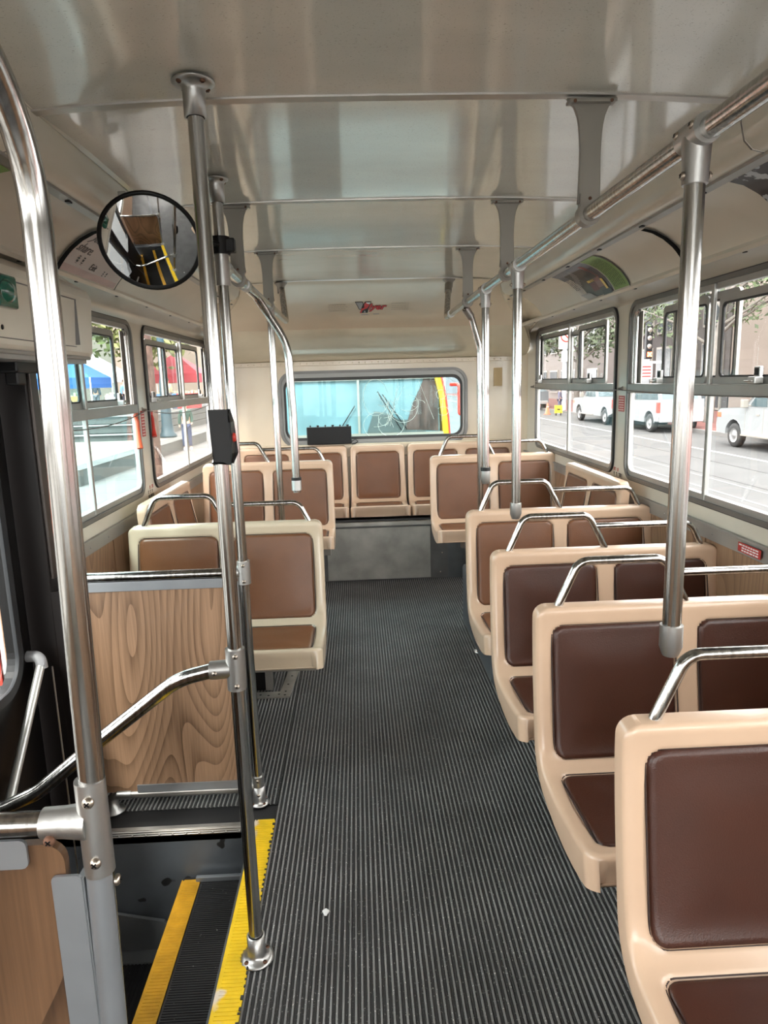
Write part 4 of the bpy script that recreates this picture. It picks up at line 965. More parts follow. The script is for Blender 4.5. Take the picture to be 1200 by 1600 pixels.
dpoly(P([(440, 208), (452, 190), (462, 208)]), gy, .0025, 'mark_small'); dpoly(P([(418, 224), (486, 224), (484, 229), (416, 229)]), gy, .001, 'underline'); dpoly(P([(530, 221), (588, 221), (586, 226), (528, 226)]), gy, .001, 'underline')
dpoly(P([(405, 208), (420, 175), (470, 158), (482, 158), (478, 168), (430, 188), (420, 212)]), lr, .0028, 'red_f_stroke')
for off, m_, g, sz in ((.0015, M['black'], .0014, 1.0), (.0025, lr, 0, 1.0)):
    for dx, dy in (((-.0012, 0), (.0022, -.0010), (.0, .0014), (.001, -.0026)) if g else ((0, 0),)):
        text_mesh('lyer', .078, m_, t, lambda x, y, z: ondome(.100+x*.98+dx, -.018+y*1.35+dy, off+z), 'lettering', .35, .0016+(.0012 if g else 0))
for nm, x0, lab in (('lettering', -.175, 'faint small notice lettering left of the winged logo'), ('lettering', .255, 'faint small notice lettering right of the winged logo')):
    t = thing(nm, lab, 'lettering', (x0, 4.9, 2.0)); random.seed(int(x0*100)+50); b = MB()
    for r_ in range(4):
        x = x0+random.uniform(0, .01); v = .045-.026*r_
        while x < x0+.125:
            l = random.uniform(.008, .02); b.plate([(x, v), (x+l, v), (x+l, v+.010), (x, v+.010)], [], .0004, lambda u, vv, q: ondome(u, vv, .001+q)); x += l+.004
    stuff(b.build('faded_print', mat('faded_print', (.42, .35, .27), .5), t))
# paper scrap
random.seed(2); b = MB()
b.grid(lambda u, v: (-.140+.010*math.sin(v)*math.cos(u)*(1+.3*math.sin(3*u)), 1.737+.013*math.sin(v)*math.sin(u)*(1+.25*math.cos(4*u)), .006+.005*math.cos(v)), [2*PI*k/10 for k in range(11)], [PI*k/6 for k in range(7)], smooth=False)
tag(b.build('paper_scrap', M['white'], None), 'small white crumpled paper scrap on the ribbed floor', 'litter')

# front end of the coach, behind the camera
fr = sname('wall_front')
b = MB(); b.plate(rect(XL-.03, XR+.03, -.06, 2.2), [rrect(XL+.06, XR-.06, .55, 2.08, .1)], .05, lambda u, v, q: (u, Y0-q, v)); b.build('front_panel', M['cream'], fr)  # opening is out of view, enlarged to let more light in
b = MB(); b.plate(rrect(XL+.05, XR-.05, .54, 2.09, .1), [], .004, lambda u, v, q: (u, Y0-.02-q, v)); b.build('windscreen', M['glass'], fr)

# ================================================================== OUTSIDE
G, S = -.95, -.80
asphalt = mat('asphalt', (.058, .058, .058), .8, var=.15, vscale=.7); brick = mat('sidewalk_brick', (.13, .045, .038), .8, var=.15, vscale=1.5)
st = sname('ground_1')
b = MB(); b.box((-3.0, -40, G-.1), (14.2, 130, G)); b.build('road', asphalt, st)
b = MB(); b.box((14.2, -40, G-.1), (60, 130, S)); b.build('pavement', brick, st)
b = MB(); b.box((14.0, -40, G-.1), (14.2, 130, S+.002)); b.build('kerb', mat('kerb_concrete', (.14, .135, .13), .8), st)
lw = mat('road_line_white', (.25, .25, .24), .6)
b = MB(); b.box((11.10, -20, G), (11.24, 120, G+.006)); b.build('road_line', lw, st)
b = MB(); b.box((7.4, -20, G), (7.5, 120, G+.004)); b.box((8.2, -20, G), (8.3, 120, G+.004)) ; b.build('road_line', mat('concrete_lane', (.09, .09, .09), .8), st)
for x in (9.88, 8.5, 6.4, 5.0):
    b = MB(); b.box((x, -20, G), (x+.07, 120, G+.005)); b.build('tram_rail', mat('rail_dark_%d' % int(x), (.035, .035, .035), .6, .0), st)
pv = mat('plaza_paving', (.12, .115, .108), .8, var=.08, vscale=.8)
b = MB(); b.box((-60, -40, G-.1), (-3.0, 130, S)); b.build('plaza', pv, st)
b = MB()
for k in range(40): b.box((-60, -2+2.2*k, S), (-3.2, -1.97+2.2*k, S+.003))
for k in range(8): b.box((-3.8-1.6*k, -2, S), (-3.77-1.6*k, 80, S+.003))
stuff(b.build('paving_joints', mat('joint_dark', (.14, .14, .13), .8), st))
# planter wall and steps
t = thing('planter', 'long low concrete planter wall with pale sand bed on the plaza', 'planter', (-10, 25, S))
cw = mat('concrete_wall', (.085, .088, .082), .8, var=.15, vscale=1.2)
b = MB(); b.plate([(-6.75, 16.8), (-6.5, 30), (-7.0, 30), (-7.25, 16.8)], [], .40, lambda u, v, q: (u, v, S+q)); b.build('front_wall', cw, t, bevel=.02)
b = MB(); b.box((-16, 16.8, S), (-7.2, 17.3, S+.40)); b.build('end_wall', cw, t, bevel=.02)
b = MB(); b.box((-16, 17.2, S), (-7.1, 27.5, S+.30)); b.build('sand_bed', mat('sand', (.20, .185, .14), .9, var=.1), t)
t = thing('steps', 'broad concrete steps rising at the back of the plaza', 'steps', (-14, 32, S))
for k in range(3):
    b = MB(); b.box((-30, 30.6+1.1*k, S+.36*k), (-9.6, 62, S+.36*(k+1)-.03)); b.build('step', cw, t)
    b = MB(); b.box((-30, 30.5+1.1*k, S+.36*(k+1)-.04), (-9.6, 31.0+1.1*k, S+.36*(k+1))); b.build('step_edge', mat('pale_step_edge_%d' % k, (.22, .22, .21), .7), t)
# trees
bark = mat('bark', (.085, .05, .038), .9, var=.5, vscale=14, stretch=(1, 1, .35)); barkp = mat('pale_bark', (.15, .135, .12), .9, var=.2, vscale=5)
lf1 = mat('leaf_green', (.045, .065, .025), .6, var=.4, vscale=3); lf2 = mat('leaf_yellow_green', (.10, .115, .03), .6, var=.35, vscale=3)
def tree(x, y, h, r, crown, nleaf, seed, bm, lm, lab, lsz=.16, lean=0, first=2.6):
    random.seed(seed); t = thing('street_tree', lab, 'tree', (x, y, S))
    b = MB(); top = Vector((x+lean, y, S+h)); pts = [Vector((x+lean*q*q+random.uniform(-.05, .05), y, S+h*q)) for q in (0, .2, .4, .6, .8, 1)]
    b.tube([(x, y, S)]+pts[1:], [r*1.15, r, r*.9, r*.75, r*.5, r*.2], n=10); b.build('trunk', bm, t)
    tips = []
    for k in range(11):
        z0 = first+(h-first)*random.random()*.7; a = random.random()*2*PI; L = crown*random.uniform(.6, 1.0)
        p0 = Vector((x+lean*(z0/h)**2, y, S+z0)); p2 = p0+Vector((math.cos(a)*L, math.sin(a)*L, L*.55)); p1 = p0.lerp(p2, .5)+Vector((0, 0, .25))
        b = MB(); b.tube([p0, p1, p2], [r*.42, r*.28, r*.08], n=7); b.build('branch', bm, t); tips += [p1, p2, p1.lerp(p2, .5)]
    b = MB()
    for k in range(nleaf):
        c_ = random.choice(tips)+Vector((random.gauss(0, .5), random.gauss(0, .5), random.gauss(.1, .4)))*crown*.30
        u = Vector((random.uniform(-1, 1), random.uniform(-1, 1), random.uniform(-1, 1))).normalized(); v = u.orthogonal().normalized(); s_ = lsz*random.uniform(.6, 1.2); i = len(b.v)
        b.v += [tuple(c_-u*s_), tuple(c_+v*s_*.5), tuple(c_+u*s_), tuple(c_-v*s_*.5)]; b._f((i, i+1, i+2, i+3))
    stuff(b.build('foliage', lm, t)); return t
tree(-5.36, 18.25, 8.5, .16, 2.6, 2200, 1, bark, lf2, 'rough-barked plaza tree trunk seen through the far left window', .13, .15, 4.2)
tree(-11.5, 22.0, 7.5, .20, 3.2, 2600, 2, bark, lf2, 'leafy yellow-green tree behind the plaza planter', .15, 0, 3.2)
tree(-13.0, 44.0, 9.0, .25, 4.5, 2600, 3, bark, lf2, 'yellow-green tree behind the red canopy', .26, 0, 3.2)
tree(-21.5, 46.0, 9.0, .25, 5.0, 2600, 4, bark, lf1, 'green tree beyond the blue canopy', .28, 0, 3.2)
tree(16.4, 31.8, 9.0, .20, 4.0, 2300, 5, barkp, lf1, 'pale-barked street tree beside the parked pickup', .15, 1.2, 3.2)
tree(15.8, 40.5, 9.0, .20, 4.2, 2300, 6, barkp, lf1, 'street tree between the traffic signal and the hydrant', .18, -.4, 3.0)
tree(16.3, 51.0, 9.0, .22, 4.4, 2300, 7, barkp, lf1, 'farther street tree beyond the first parked pickup', .20, .3, 3.0)
tree(15.9, 62.0, 9.0, .22, 4.6, 2000, 8, barkp, lf1, 'farthest street tree down the right side of the street', .22, 0, 3.0)
# plaza lamp post
teal = mat('teal_paint', (.010, .042, .058), .5)
t = thing('lamp_post', 'tall teal lamp post with a flared base on the plaza', 'lamp post', (-8.95, 33, S))
b = MB(); b.lathe((-8.95, 33, S), (0, 0, 1), [(0, 0), (.42, 0), (.42, .1), (.30, .25), (.26, .6), (.22, 1.6), (.20, 2.6), (.17, 2.7)], 16); b.build('base', teal, t)
b = MB(); b.tube([(-8.95, 33, S+2.6), (-8.9, 33, S+8)], .16, n=14); b.build('shaft', teal, t)
b = MB(); b.ball((-8.9, 33, S+8.2), .35); b.build('globe', M['white'], t)
# people
def person(x, y, top, legs, lab, hair=(.05, .03, .02), rz=0, z=S, grp=None):
    t = thing('person', lab, 'person', (0, 0, 0), grp)
    skin = mat('skin', (.50, .30, .21), .6)
    def skel(name, V, E, m, smooth=1):
        me = bpy.data.meshes.new(name); me.from_pydata([v[:3] for v in V], E, []); me.materials.append(m); o = bpy.data.objects.new(name, me); COL.objects.link(o); o.parent = t
        md = o.modifiers.new('skin', 'SKIN'); me.skin_vertices.new() if not me.skin_vertices else None
        for i, v in enumerate(V): me.skin_vertices[0].data[i].radius = (v[3], v[4] if len(v) > 4 else v[3])
        me.skin_vertices[0].data[0].use_root = True; md.use_smooth_shade = True
        s_ = o.modifiers.new('sub', 'SUBSURF'); s_.levels = smooth; s_.render_levels = smooth; return o
    V = [(0, 0, .98, .13, .10), (0, 0, 1.15, .13, .10), (0, 0, 1.36, .16, .11), (0, 0, 1.47, .07), (0, 0, 1.54, .05), (0, -.01, 1.62, .075, .09), (0, 0, 1.70, .075, .09),
         (.17, 0, 1.42, .055), (.22, .0, 1.18, .045), (.20, -.12, .98, .036), (.16, -.2, .95, .03), (-.17, 0, 1.42, .055), (-.23, 0, 1.16, .045), (-.24, -.05, .92, .036), (-.24, -.06, .84, .03),
         (.09, 0, .90, .085), (.10, -.01, .50, .06), (.11, .02, .10, .045), (.11, -.12, .05, .04), (-.09, 0, .90, .085), (-.11, -.01, .50, .06), (-.12, .02, .10, .045), (-.12, -.12, .05, .04)]
    E = [(0, 1), (1, 2), (2, 3), (3, 4), (4, 5), (5, 6), (2, 7), (7, 8), (8, 9), (9, 10), (2, 11), (11, 12), (12, 13), (13, 14), (0, 15), (15, 16), (16, 17), (17, 18), (0, 19), (19, 20), (20, 21), (21, 22)]
    skel('body', V, E, skin)
    def inflate(idx, k): m_ = {j: i for i, j in enumerate(idx)}; return [tuple(V[j][:3])+tuple(q+k for q in V[j][3:]) for j in idx], [(m_[a], m_[b2]) for a, b2 in E if a in m_ and b2 in m_]
    a, e = inflate([2, 1, 0, 7, 8, 9, 11, 12, 13], .022); skel('jacket', a, e, mat('clothing_top', top, .8))
    a, e = inflate([0, 15, 16, 17, 19, 20, 21], .02); skel('trousers', a, e, mat('clothing_legs', legs, .8))
    b = MB(); b.ball((0, .012, 1.71), (.085, .10, .09), 12, 8); b.build('hair', mat('hair', hair, .7), t)
    for sx in (.11, -.12):
        b = MB(); b.box((sx-.045, -.17, 0), (sx+.045, .06, .09)); b.build('shoe', M['white'], t, bevel=.02)
    t.location = (x, y, z); t.rotation_euler = (0, 0, rz); return t
person(-6.35, 26.0, (.012, .05, .038), (.015, .032, .085), 'person in a green top and blue jeans outside the far left window', rz=.3)
cr = 'people in the market crowd beyond the plaza steps'
for k, (x, y, c1, c2, lb) in enumerate(((-12.6, 41.5, (.5, .08, .06), (.05, .05, .07), 'person in a red top in the market crowd'), (-13.4, 41.0, (.10, .22, .45), (.03, .03, .04), 'person in a blue top in the market crowd'),
        (-14.2, 42.0, (.65, .62, .58), (.08, .08, .1), 'person in a white top in the market crowd'), (-15.1, 41.2, (.06, .07, .09), (.2, .2, .22), 'person in black in the market crowd'), (-10.9, 41.0, (.55, .45, .25), (.04, .04, .05), 'person in a tan top in the market crowd'))):
    person(x, y, c1, c2, lb, rz=k, z=S+1.05, grp=cr)
# canopies
def canopy(x, y, w_, h, m, lab, S=S+1.05):
    t = thing('canopy_tent', lab, 'tent', (x, y, S))
    b = MB(); i = 0; z = S+h
    b.v += [(x-w_, y-w_, z), (x+w_, y-w_, z), (x+w_, y+w_, z), (x-w_, y+w_, z), (x, y, z+w_*.75)]
    for k in range(4): b._f((k, (k+1) % 4, 4))
    b.v += [(x-w_, y-w_, z-.55), (x+w_, y-w_, z-.55), (x+w_, y+w_, z-.55), (x-w_, y+w_, z-.55)]
    for k in range(4): b._f((k, (k+1) % 4, 5+(k+1) % 4, 5+k))
    b.build('canopy', m, t)
    for sx in (-1, 1):
        for sy in (-1, 1): b = MB(); b.tube([(x+sx*w_, y+sy*w_, S), (x+sx*w_, y+sy*w_, z)], .04, n=6); b.build('leg', M['white'], t)
canopy(-11.6, 46, 1.8, 2.1, mat('red_canvas', (.28, .010, .025), .7), 'red pointed canopy tent seen through the far left window')
canopy(-15.4, 38.6, 1.6, 1.9, mat('blue_canvas', (.02, .09, .30), .7), 'blue canopy tent seen through the nearer left window')
canopy(-19.0, 52, 2.0, 2.3, mat('white_canvas', (.7, .7, .72), .7), 'white canopy tent at the back of the plaza')
for k, (x, y, c_) in enumerate(((-10.2, 43, (.6, .05, .05)), (-11.6, 43.5, (.1, .25, .5)), (-16.8, 42, (.65, .3, .1)), (-14.6, 43.4, (.7, .7, .7)))):
    t = thing('market_stall', ['red', 'blue', 'orange', 'white'][k]+' draped market stall table beyond the plaza steps', 'stall', (x, y, S+1.05), 'market stalls')
    b = MB(); b.box((x-.65, y-.4, S+1.05), (x+.65, y+.4, S+1.95)); b.build('drape', mat('stall_cloth_%d' % k, c_, .8), t, bevel=.03)
    b = MB(); random.seed(k)
    for q in range(6): b.box((x-.6+.2*q, y-.3, S+1.95), (x-.45+.2*q, y+.2, S+2.0+.2*random.random())); 
    b.build('goods', mat('stall_goods_%d' % k, (.5, .45, .3), .8, var=.5, vscale=4), t)
# buildings
bg1 = mat('beige_facade', (.20, .165, .14), .8, var=.04, vscale=.3); bg2 = mat('grey_brown_facade', (.055, .047, .045), .8); wd = mat('dark_window', (.03, .035, .04), .2)
def building(x0, x1, y0, y1, h, m, lab, face, bays, zb=S):
    t = thing('building', lab, 'building', ((x0+x1)/2, (y0+y1)/2, zb))
    b = MB(); b.box((x0, y0, zb), (x1, y1, zb+h)); b.build('wall', m, t)
    for (a, c_, z0, z1) in bays:
        xf = x0 if face < 0 else x1
        b = MB(); b.box((xf-.12, a-.15, z0-.15), (xf+.12, c_+.15, z1+.15)); w2 = b.build('window_frame', M['bracket'] if m is not bg1 else bg1, t)
        b = MB(); b.box((xf-.16, a, z0), (xf+.16, c_, z1)); b.build('window', wd, w2)
    b = MB(); b.box((x0-.3, y0-.3, zb+h), (x1+.3, y1+.3, zb+h+.5)); b.build('cornice', m, t); return t
building(21.5, 40, 20, 39.5, 15, bg1, 'plain beige facade behind the nearer parked pickup', -1, [(22.5, 23.8, 1.5, 4.5), (27, 28.3, 1.5, 4.5), (33, 34, -.6, 2.6)])
building(21.8, 40, 40.2, 58, 12, bg2, 'dark brown building with deep shop openings down the street', -1, [(41+3.3*k, 43.2+3.3*k, -.6, 3.2) for k in range(5)]+[(41+3.3*k, 43.2+3.3*k, 4.4, 6.4) for k in range(5)])
building(21.0, 40, 58.5, 90, 16, mat('pale_facade', (.17, .15, .14), .8), 'pale building farther down the street on the right', -1, [(60+4*k, 62.5+4*k, z, z+2) for k in range(7) for z in (0, 4, 8)])
building(5, 26, 118, 128, 22, mat('grey_tower', (.15, .155, .17), .8), 'grey building closing the far end of the street', -1, [])
building(-60, -12, 78, 90, 14, mat('tan_block', (.17, .14, .11), .8, var=.05), 'tan masonry block far behind the plaza trees', 1, [])
building(-46, -38, 20, 70, 12, mat('pink_block', (.17, .125, .115), .8), 'pinkish long block at the far left of the plaza', 1, [(22+5*k, 25+5*k, z, z+2) for k in range(9) for z in (1, 5)])
# pickups
glz = mat('vehicle_glass', (.05, .08, .09), .08, coat=.5); tyre = mat('tyre', (.02, .02, .02), .7); rimm = mat('wheel_rim', (.45, .45, .45), .35, .8); vwhite = mat('vehicle_white', (.22, .23, .235), .3, coat=.4)
def pickup(yf, xs_, lab, van=False, paint=None, L=5.6):
    """front axle at yf, left flank at xs_, nose toward +y"""
    paint = paint or vwhite
    t = thing('pickup_truck' if not van else 'van', lab, 'vehicle', (xs_+.95, yf-1.8, G)); Wd = 1.95; z = G
    wb = 4.0 if not van else 2.7; r = .40
    def arch(yc): return [(yc+.50*math.cos(a), z+.42+.50*math.sin(a)) for a in [PI*k/8 for k in range(9)]]
    out = [(yf+1.05, z+.45), (yf+1.08, z+.75), (yf+1.02, z+1.15), (yf+.85, z+1.25), (yf-.55, z+1.32), (yf-.75, z+1.33)]
    if van: out += [(yf-wb-.8, z+1.38), (yf-wb-.85, z+.5)]
    else: out += [(yf-2.35, z+1.32), (yf-2.40, z+1.36), (yf-wb-1.1, z+1.36), (yf-wb-1.15, z+.62)]
    bot = [(yf-wb-.6, z+.50)]+list(reversed(arch(yf-wb)))+list(reversed(arch(yf)))
    b = MB(); b.plate(out+bot, [], Wd, lambda u, v, q: (xs_+q, u, v)); b.build('body', paint, t, bevel=.04, seg=3)
    yb = yf-2.5 if not van else yf-wb-.75
    cab = [(yf-.50, z+1.30), (yf-1.15, z+1.90), (yb+.25, z+1.93), (yb, z+1.32)]
    b = MB(); b.plate(cab, [], Wd-.24, lambda u, v, q: (xs_+.12+q, u, v)); b.build('cab', paint, t, bevel=.06, seg=3)
    b = MB(); b.plate([(yf-.70, z+1.36), (yf-1.18, z+1.80), (yf-1.62, z+1.82), (yf-1.62, z+1.36)], [], .03, lambda u, v, q: (xs_+.10+q, u, v)); b.plate([(yf-1.70, z+1.36), (yf-1.70, z+1.82), (yb+.32, z+1.82), (yb+.18, z+1.36)], [], .03, lambda u, v, q: (xs_+.10+q, u, v)); b.build('side_window', glz, t)
    i = len(b.v); b = MB(); b.v += [(xs_+.22, yf-.50, z+1.35), (xs_+Wd-.22, yf-.50, z+1.35), (xs_+Wd-.28, yf-1.08, z+1.87), (xs_+.28, yf-1.08, z+1.87)]; b._f((0, 1, 2, 3)); b.v += [(xs_+.22, yb-.02, z+1.38), (xs_+Wd-.22, yb-.02, z+1.38), (xs_+Wd-.28, yb+.20, z+1.85), (xs_+.28, yb+.20, z+1.85)]; b._f((4, 5, 6, 7)); b.build('windscreen', glz, t)
    for yc in (yf, yf-wb):
        for xx, s_ in ((xs_+.02, -1), (xs_+Wd-.02, 1)):
            b = MB(); b.lathe((xx-s_*.24, yc, z+r), (s_, 0, 0), [(.0, 0), (r-.05, 0), (r, .04), (r, .20), (r-.04, .24), (.24, .24)], 20); wh = b.build('wheel', tyre, t)
            b = MB(); b.lathe((xx-s_*.02, yc, z+r), (s_, 0, 0), [(.25, .02), (.22, -.02), (.08, .0), (.06, .03), (0, .03)], 16); b.build('wheel_rim', rimm, wh)
    b = MB(); b.box((xs_+.05, yf+1.0, z+.42), (xs_+Wd-.05, yf+1.16, z+.68)); b.build('front_bumper', M['bracket'], t, bevel=.03)
    b = MB(); b.box((xs_+.05, yf-wb-1.3, z+.50), (xs_+Wd-.05, yf-wb-1.1, z+.72)) if not van else b.box((xs_+.05, yf-wb-.95, z+.45), (xs_+Wd-.05, yf-wb-.82, z+.70)); b.build('rear_bumper', rimm, t, bevel=.03)
    yt = yf-wb-1.15 if not van else yf-wb-.85
    b = MB(); b.box((xs_-.01, yt-.02, z+.85), (xs_+.10, yt+.16, z+1.28)); b.build('tail_light', M['red'], t, bevel=.01)
    b = MB(); b.box((xs_-.008, yf+.80, z+.95), (xs_+.05, yf+1.05, z+1.12)); b.build('side_marker', M['ored'], t, bevel=.01)
    b = MB(); b.box((xs_-.22, yf-.85, z+1.32), (xs_-.02, yf-.72, z+1.58)); b.box((xs_-.05, yf-.80, z+1.36), (xs_+.13, yf-.76, z+1.40)); b.build('side_mirror', M['bracket'], t, bevel=.02)
    b = MB(); b.box((xs_-.012, yf-1.45, z+1.08), (xs_+.01, yf-1.28, z+1.13)); b.box((xs_-.004, yf-.66, z+.55), (xs_+.01, yf-.645, z+1.32)); b.box((xs_-.004, yf-1.66, z+.55), (xs_+.01, yf-1.645, z+1.32)); b.build('door_trim', M['bracket'], t)
    if not van: b = MB(); b.box((xs_-.10, yf-2.4, z+.42), (xs_+.02, yf-.6, z+.48)); b.build('running_board', M['bracket'], t, bevel=.01)
    return t
pickup(22.3, 12.36, 'white pickup truck parked at the kerb, the nearest vehicle through the right window')
pickup(38.4, 12.40, 'white pickup truck with red tail light farther down the street')
pickup(31.85, 12.45, 'white van parked between the two pickup trucks', van=True)
pickup(55.5, 12.5, 'dark grey van parked beyond the white pickups', van=True, paint=mat('vehicle_grey', (.10, .11, .12), .4))
# hydrant
t = thing('fire_hydrant', 'white fire hydrant on the brick pavement', 'hydrant', (15.2, 33.4, S))
b = MB(); b.lathe((15.2, 33.4, S), (0, 0, 1), [(0, 0), (.22, 0), (.22, .08), (.15, .12), (.14, .55), (.19, .60), (.19, .66), (.15, .72), (.10, .82), (.04, .86), (0, .87)], 14); b.build('barrel', M['white'], t)
for s_ in (-1, 1): b = MB(); b.tube([(15.2, 33.4, S+.5), (15.2-.1, 33.4+s_*.25, S+.5)], .08, n=10); b.build('outlet', M['white'], t)
# traffic signal
t = thing('traffic_signal', 'traffic signal on a pale pole showing a red lamp', 'traffic light', (14.5, 35.0, S))
b = MB(); b.lathe((14.42, 35.2, S), (0, 0, 1), [(0, 0), (.16, 0), (.13, .3), (.11, 5.4), (0, 5.4)], 12); b.build('pole', mat('pale_pole', (.45, .50, .55), .5), t)
zt = 3.95
b = MB(); b.box((14.66, 35.0, 2.25), (14.98, 35.25, zt-.05)); b.build('housing', M['black'], t, bevel=.03)
for k, m_ in enumerate((M['bracket'], M['bracket'], M['bracket'], emis('signal_red', (1, .06, .03), 2.5))):
    b = MB(); b.lathe((14.82, 34.99, zt-.28-.40*k), (0, -1, 0), [(.12, 0), (.11, .012), (.0, .03)], 14); b.build('lens', m_, t)
b = MB(); b.box((14.70, 34.95, zt-1.60), (14.94, 34.96, zt-1.36), ); b.build('cross_plate', emis('signal_red_plate', (1, .10, .03), 1.5), t)
b = MB()
for s_ in (-1, 1): b.box((-.14, -.005, -.03), (.14, .005, .03), Matrix.Translation((14.82, 34.93, zt-1.48)) @ Matrix.Rotation(s_*PI/4, 4, 'Y'))
b.build('cross', emis('signal_cross', (1, .65, .2), 2), t)
t = thing('street_sign', 'white and red parking sign panel hanging beside the traffic signal', 'sign', (15.1, 35.1, 1.2))
b = MB(); b.box((14.45, 35.05, 1.25), (15.05, 35.10, 2.0)); b.build('panel', mat('sign_white_pink', (.75, .62, .60), .5), t)
b = MB(); b.box((14.45, 35.0, 2.02), (15.5, 35.06, 2.14)); b.build('top_bar', M['white'], t)
b = MB()
for k in range(4): b.box((14.52, 35.035, 1.35+.16*k), (14.97, 35.048, 1.42+.16*k))
b.build('print_bars', M['redd'], t)
t = thing('street_sign', 'white no-turn sign with a red ring on a pale pole down the street', 'sign', (14.4, 48, S))
b = MB(); b.tube([(14.45, 48, S), (14.45, 48, 5.2)], .16, n=10); b.build('pole', mat('pale_pole_far', (.45, .50, .55), .5), t)
b = MB(); b.box((13.95, 47.8, 3.35), (14.95, 47.86, 4.75)); b.build('panel', M['white'], t)
b = MB(); b.tube([(14.45+.36*math.cos(2*PI*k/20), 47.78, 4.2+.36*math.sin(2*PI*k/20)) for k in range(21)], .045, n=6); b.box((-.34, -.02, -.04), (.34, .02, .04), Matrix.Translation((14.45, 47.78, 4.2)) @ Matrix.Rotation(PI/4, 4, 'Y')); b.build('red_ring', M['red'], t)
b = MB(); b.box((14.15, 47.75, 2.5), (14.75, 47.8, 3.2)); b.box((14.3, 47.7, 2.65), (14.6, 47.75, 3.05)); b.build('lower_plate', M['white'], t)
t = thing('street_sign', 'blue and white parking sign on a grey pole by the far pickup', 'sign', (14.5, 37.5, S))
b = MB(); b.tube([(14.6, 37.5, S), (14.6, 37.5, 4)], .05, n=8); b.build('pole', rimm, t)
for z0, m_ in ((2.75, mat('sign_blue', (.03, .12, .40), .5)), (2.05, mat('sign_blue_low', (.05, .22, .55), .5))):
    b = MB(); b.box((14.35, 37.4, z0), (14.85, 37.45, z0+.6)); b.build('panel', m_, t); b = MB(); b.box((14.48, 37.37, z0+.18), (14.72, 37.41, z0+.42)); b.build('symbol', M['white'], t)
for k, (x, y, lb) in enumerate(((11.9, 47.5, 'orange traffic cone in the roadway by the works area'), (12.6, 45.5, 'second orange traffic cone nearer the works sign'))):
    t = thing('traffic_cone', lb, 'cone', (x, y, G), 'orange traffic cones'); b = MB(); b.lathe((x, y, G), (0, 0, 1), [(0, 0), (.24, 0), (.24, .04), (.16, .05), (.04, .75), (0, .75)], 12); b.build('cone', M['ored'], t)
    b = MB(); b.lathe((x, y, G+.35), (0, 0, 1), [(.107, 0), (.078, .18)], 12); b.build('white_band', M['white'], t)
t = thing('works_sign', 'yellow works sign with a black mark standing on the road', 'sign', (12.9, 44, G)); b = MB(); b.box((12.65, 44, G+.15), (13.15, 44.05, G+.65)); b.build('panel', M['yellow'], t); b = MB(); b.box((12.80, 43.97, G+.36), (13.0, 44.0, G+.44)); b.box((12.72, 44, G), (12.78, 44.1, G+.2)); b.box((13.02, 44, G), (13.08, 44.1, G+.2)); b.build('mark_and_feet', M['black'], t)
person(13.7, 46.5, (.10, .10, .16), (.05, .06, .12), 'person in dark clothes walking beside the works area on the street', rz=1.0, z=G)
# orange barrel-like car nose outside the door
t = thing('car', 'orange-red car parked outside the open side of the entrance door', 'car', (-5.2, 8.6, S))
og = mat('car_orange', (.60, .13, .04), .35, coat=.3)
b = MB(); b.plate([(-6.9, S+.35), (-4.55, S+.35), (-4.45, S+.62), (-4.7, S+.82), (-5.4, S+.92), (-5.8, S+1.35), (-6.9, S+1.38)], [], 1.7, lambda u, v, q: (u, 8.6+q, v)); b.build('body', og, t, bevel=.05, seg=3)
b = MB(); b.lathe((-5.0, 8.78, S+.32), (0, -1, 0), [(0, 0), (.27, 0), (.32, .04), (.32, .18), (.20, .20)], 18); wq = b.build('wheel', tyre, t); b = MB(); b.lathe((-5.0, 8.6, S+.32), (0, -1, 0), [(.20, 0), (.05, .02), (0, .02)], 14); b.build('wheel_rim', rimm, wq)
b = MB(); b.plate([(-5.50, S+.96), (-5.82, S+1.30), (-6.4, S+1.32), (-6.4, S+.96)], [], .02, lambda u, v, q: (u, 8.585+q, v)); b.build('side_window', glz, t)

# ------------------------------------------------------------------ trolley standing close behind
t = thing('trolleybus', 'pale blue-glazed bus with a yellow corner post standing close behind the rear window', 'bus', (.1, 9, G))
bx0, bx1, yb = -1.45, .98, 7.25
body = mat('bus_body_pale', (.30, .32, .32), .4); wsg = mat('bus_glass_sky_tint', (.115, .19, .21), .06, coat=.2, spec=.3, var=.2, vscale=2)  # glass colour carries the sky's reflection, its mottling stands for reflected trees
b = MB(); b.box((bx0, yb+.05, G+.35), (bx1, 17, .93)); b.box((bx0, yb+.3, .93), (bx1, 17, 2.35)); b.box((bx0, yb+.05, 1.86), (bx1, yb+.4, 2.35)); b.build('body', body, t, bevel=.06, seg=3)
def bwp(u, v, q): return (u, yb+(v-.94)*.10-q, v)
b = MB(); b.plate(rect(bx0+.10, .02-.012, .97, 1.52), [], .01, bwp); b.build('windscreen_left', wsg, t)
b = MB(); b.plate(rect(.02+.012, bx1-.12, .97, 1.52), [], .01, bwp); b.build('windscreen_right', wsg, t)
b = MB(); b.plate(rect(bx0+.10, bx1-.12, 1.535, 1.84), [], .01, bwp); b.build('upper_glazing', mat('bus_upper_glass', (.15, .20, .22), .06, coat=.2, spec=.3), t)
b = MB(); b.box((.008, yb-.03, .94), (.032, yb+.09, 1.85)); b.box((bx0+.08, yb+.02, 1.52), (bx1-.10, yb+.09, 1.537)); b.box((bx0+.06, yb-.04, .925), (bx1-.08, yb+.06, .972)); b.build('windscreen_frame', M['bracket'], t)
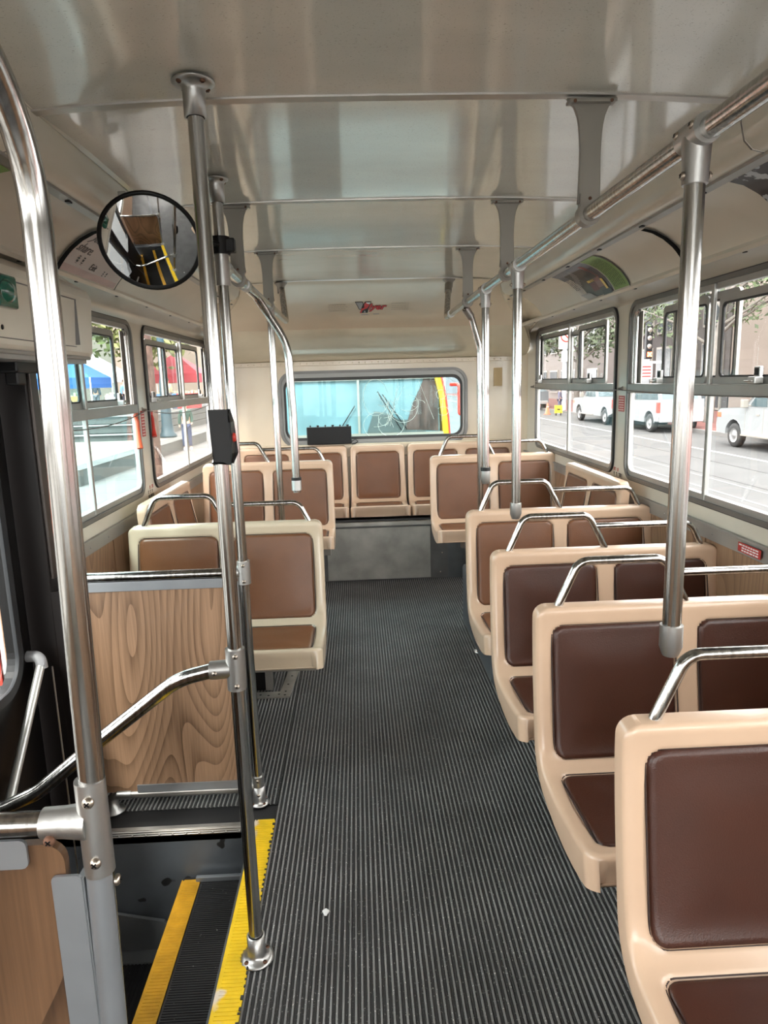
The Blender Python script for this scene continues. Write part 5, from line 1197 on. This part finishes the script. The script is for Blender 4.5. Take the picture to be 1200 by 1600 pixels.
b = MB(); b.plate([(.905, .80), (.965, .80), (.945, 1.10), (.915, 1.35), (.855, 1.62), (.80, 1.75), (.745, 1.75), (.80, 1.60), (.858, 1.35), (.888, 1.10)], [], .22, lambda u, v, q: (u, yb-.035+q, v)); b.build('yellow_corner_post', mat('bus_yellow', (.50, .30, .01), .4), t, bevel=.01)
b = MB(); b.plate([(.967, .80), (.985, .80), (.965, 1.12), (.935, 1.36), (.875, 1.64), (.80, 1.78), (.80, 1.752), (.857, 1.622), (.917, 1.352), (.947, 1.10)], [], .2, lambda u, v, q: (u, yb-.02+q, v)); b.build('red_edge', M['red'], t)
for (a, c_) in (((-.18, 1.02), (-.02, 1.26)), ((.46, 1.0), (.22, 1.40)), ((.52, 1.0), (.27, 1.37))):
    b = MB(); b.tube([(a[0], yb-.02, a[1]), (c_[0], yb-.005, c_[1])], .006, n=6); b.build('wiper', M['black'], t)
b = MB(); b.plate([(.10, .975), (.72, .975), (.60, 1.10), (.45, 1.10), (.30, 1.18), (.18, 1.20)], [], .004, lambda u, v, q: (u, yb+(v-.94)*.10-.012-q, v)); b.build('dark_dash_area', mat('dash_dark', (.05, .065, .065), .4), t)
b = MB(); b.plate([(.50, 1.00), (bx1-.13, .98), (bx1-.13, 1.84), (.72, 1.84), (.70, 1.50), (.58, 1.25)], [], .004, lambda u, v, q: (u, yb+(v-.94)*.10-.013-q, v)); b.build('brown_reflection', mat('reflection_brown', (.06, .038, .033), .3, var=.6, vscale=14, stretch=(1, 1, .2)), t)  # streaky brown reflection painted as a flat sheet over the windscreen
b = MB(); b.tube([(bx1+.02, yb+.12, 1.45), (bx1+.10, yb+.05, 1.45), (bx1+.10, yb+.05, 1.15), (bx1+.17, yb+.05, 1.10)], .018, fillet=.03, n=8); b.build('mirror_arm', M['red'], t)
for yc in (9.2, 14.5):
    for xx, s_ in ((bx0+.02, -1), (bx1-.02, 1)):
        b = MB(); b.lathe((xx-s_*.28, yc, G+.48), (s_, 0, 0), [(0, 0), (.43, 0), (.48, .04), (.48, .24), (.3, .28), (0, .28)], 20); b.build('wheel', tyre, t)
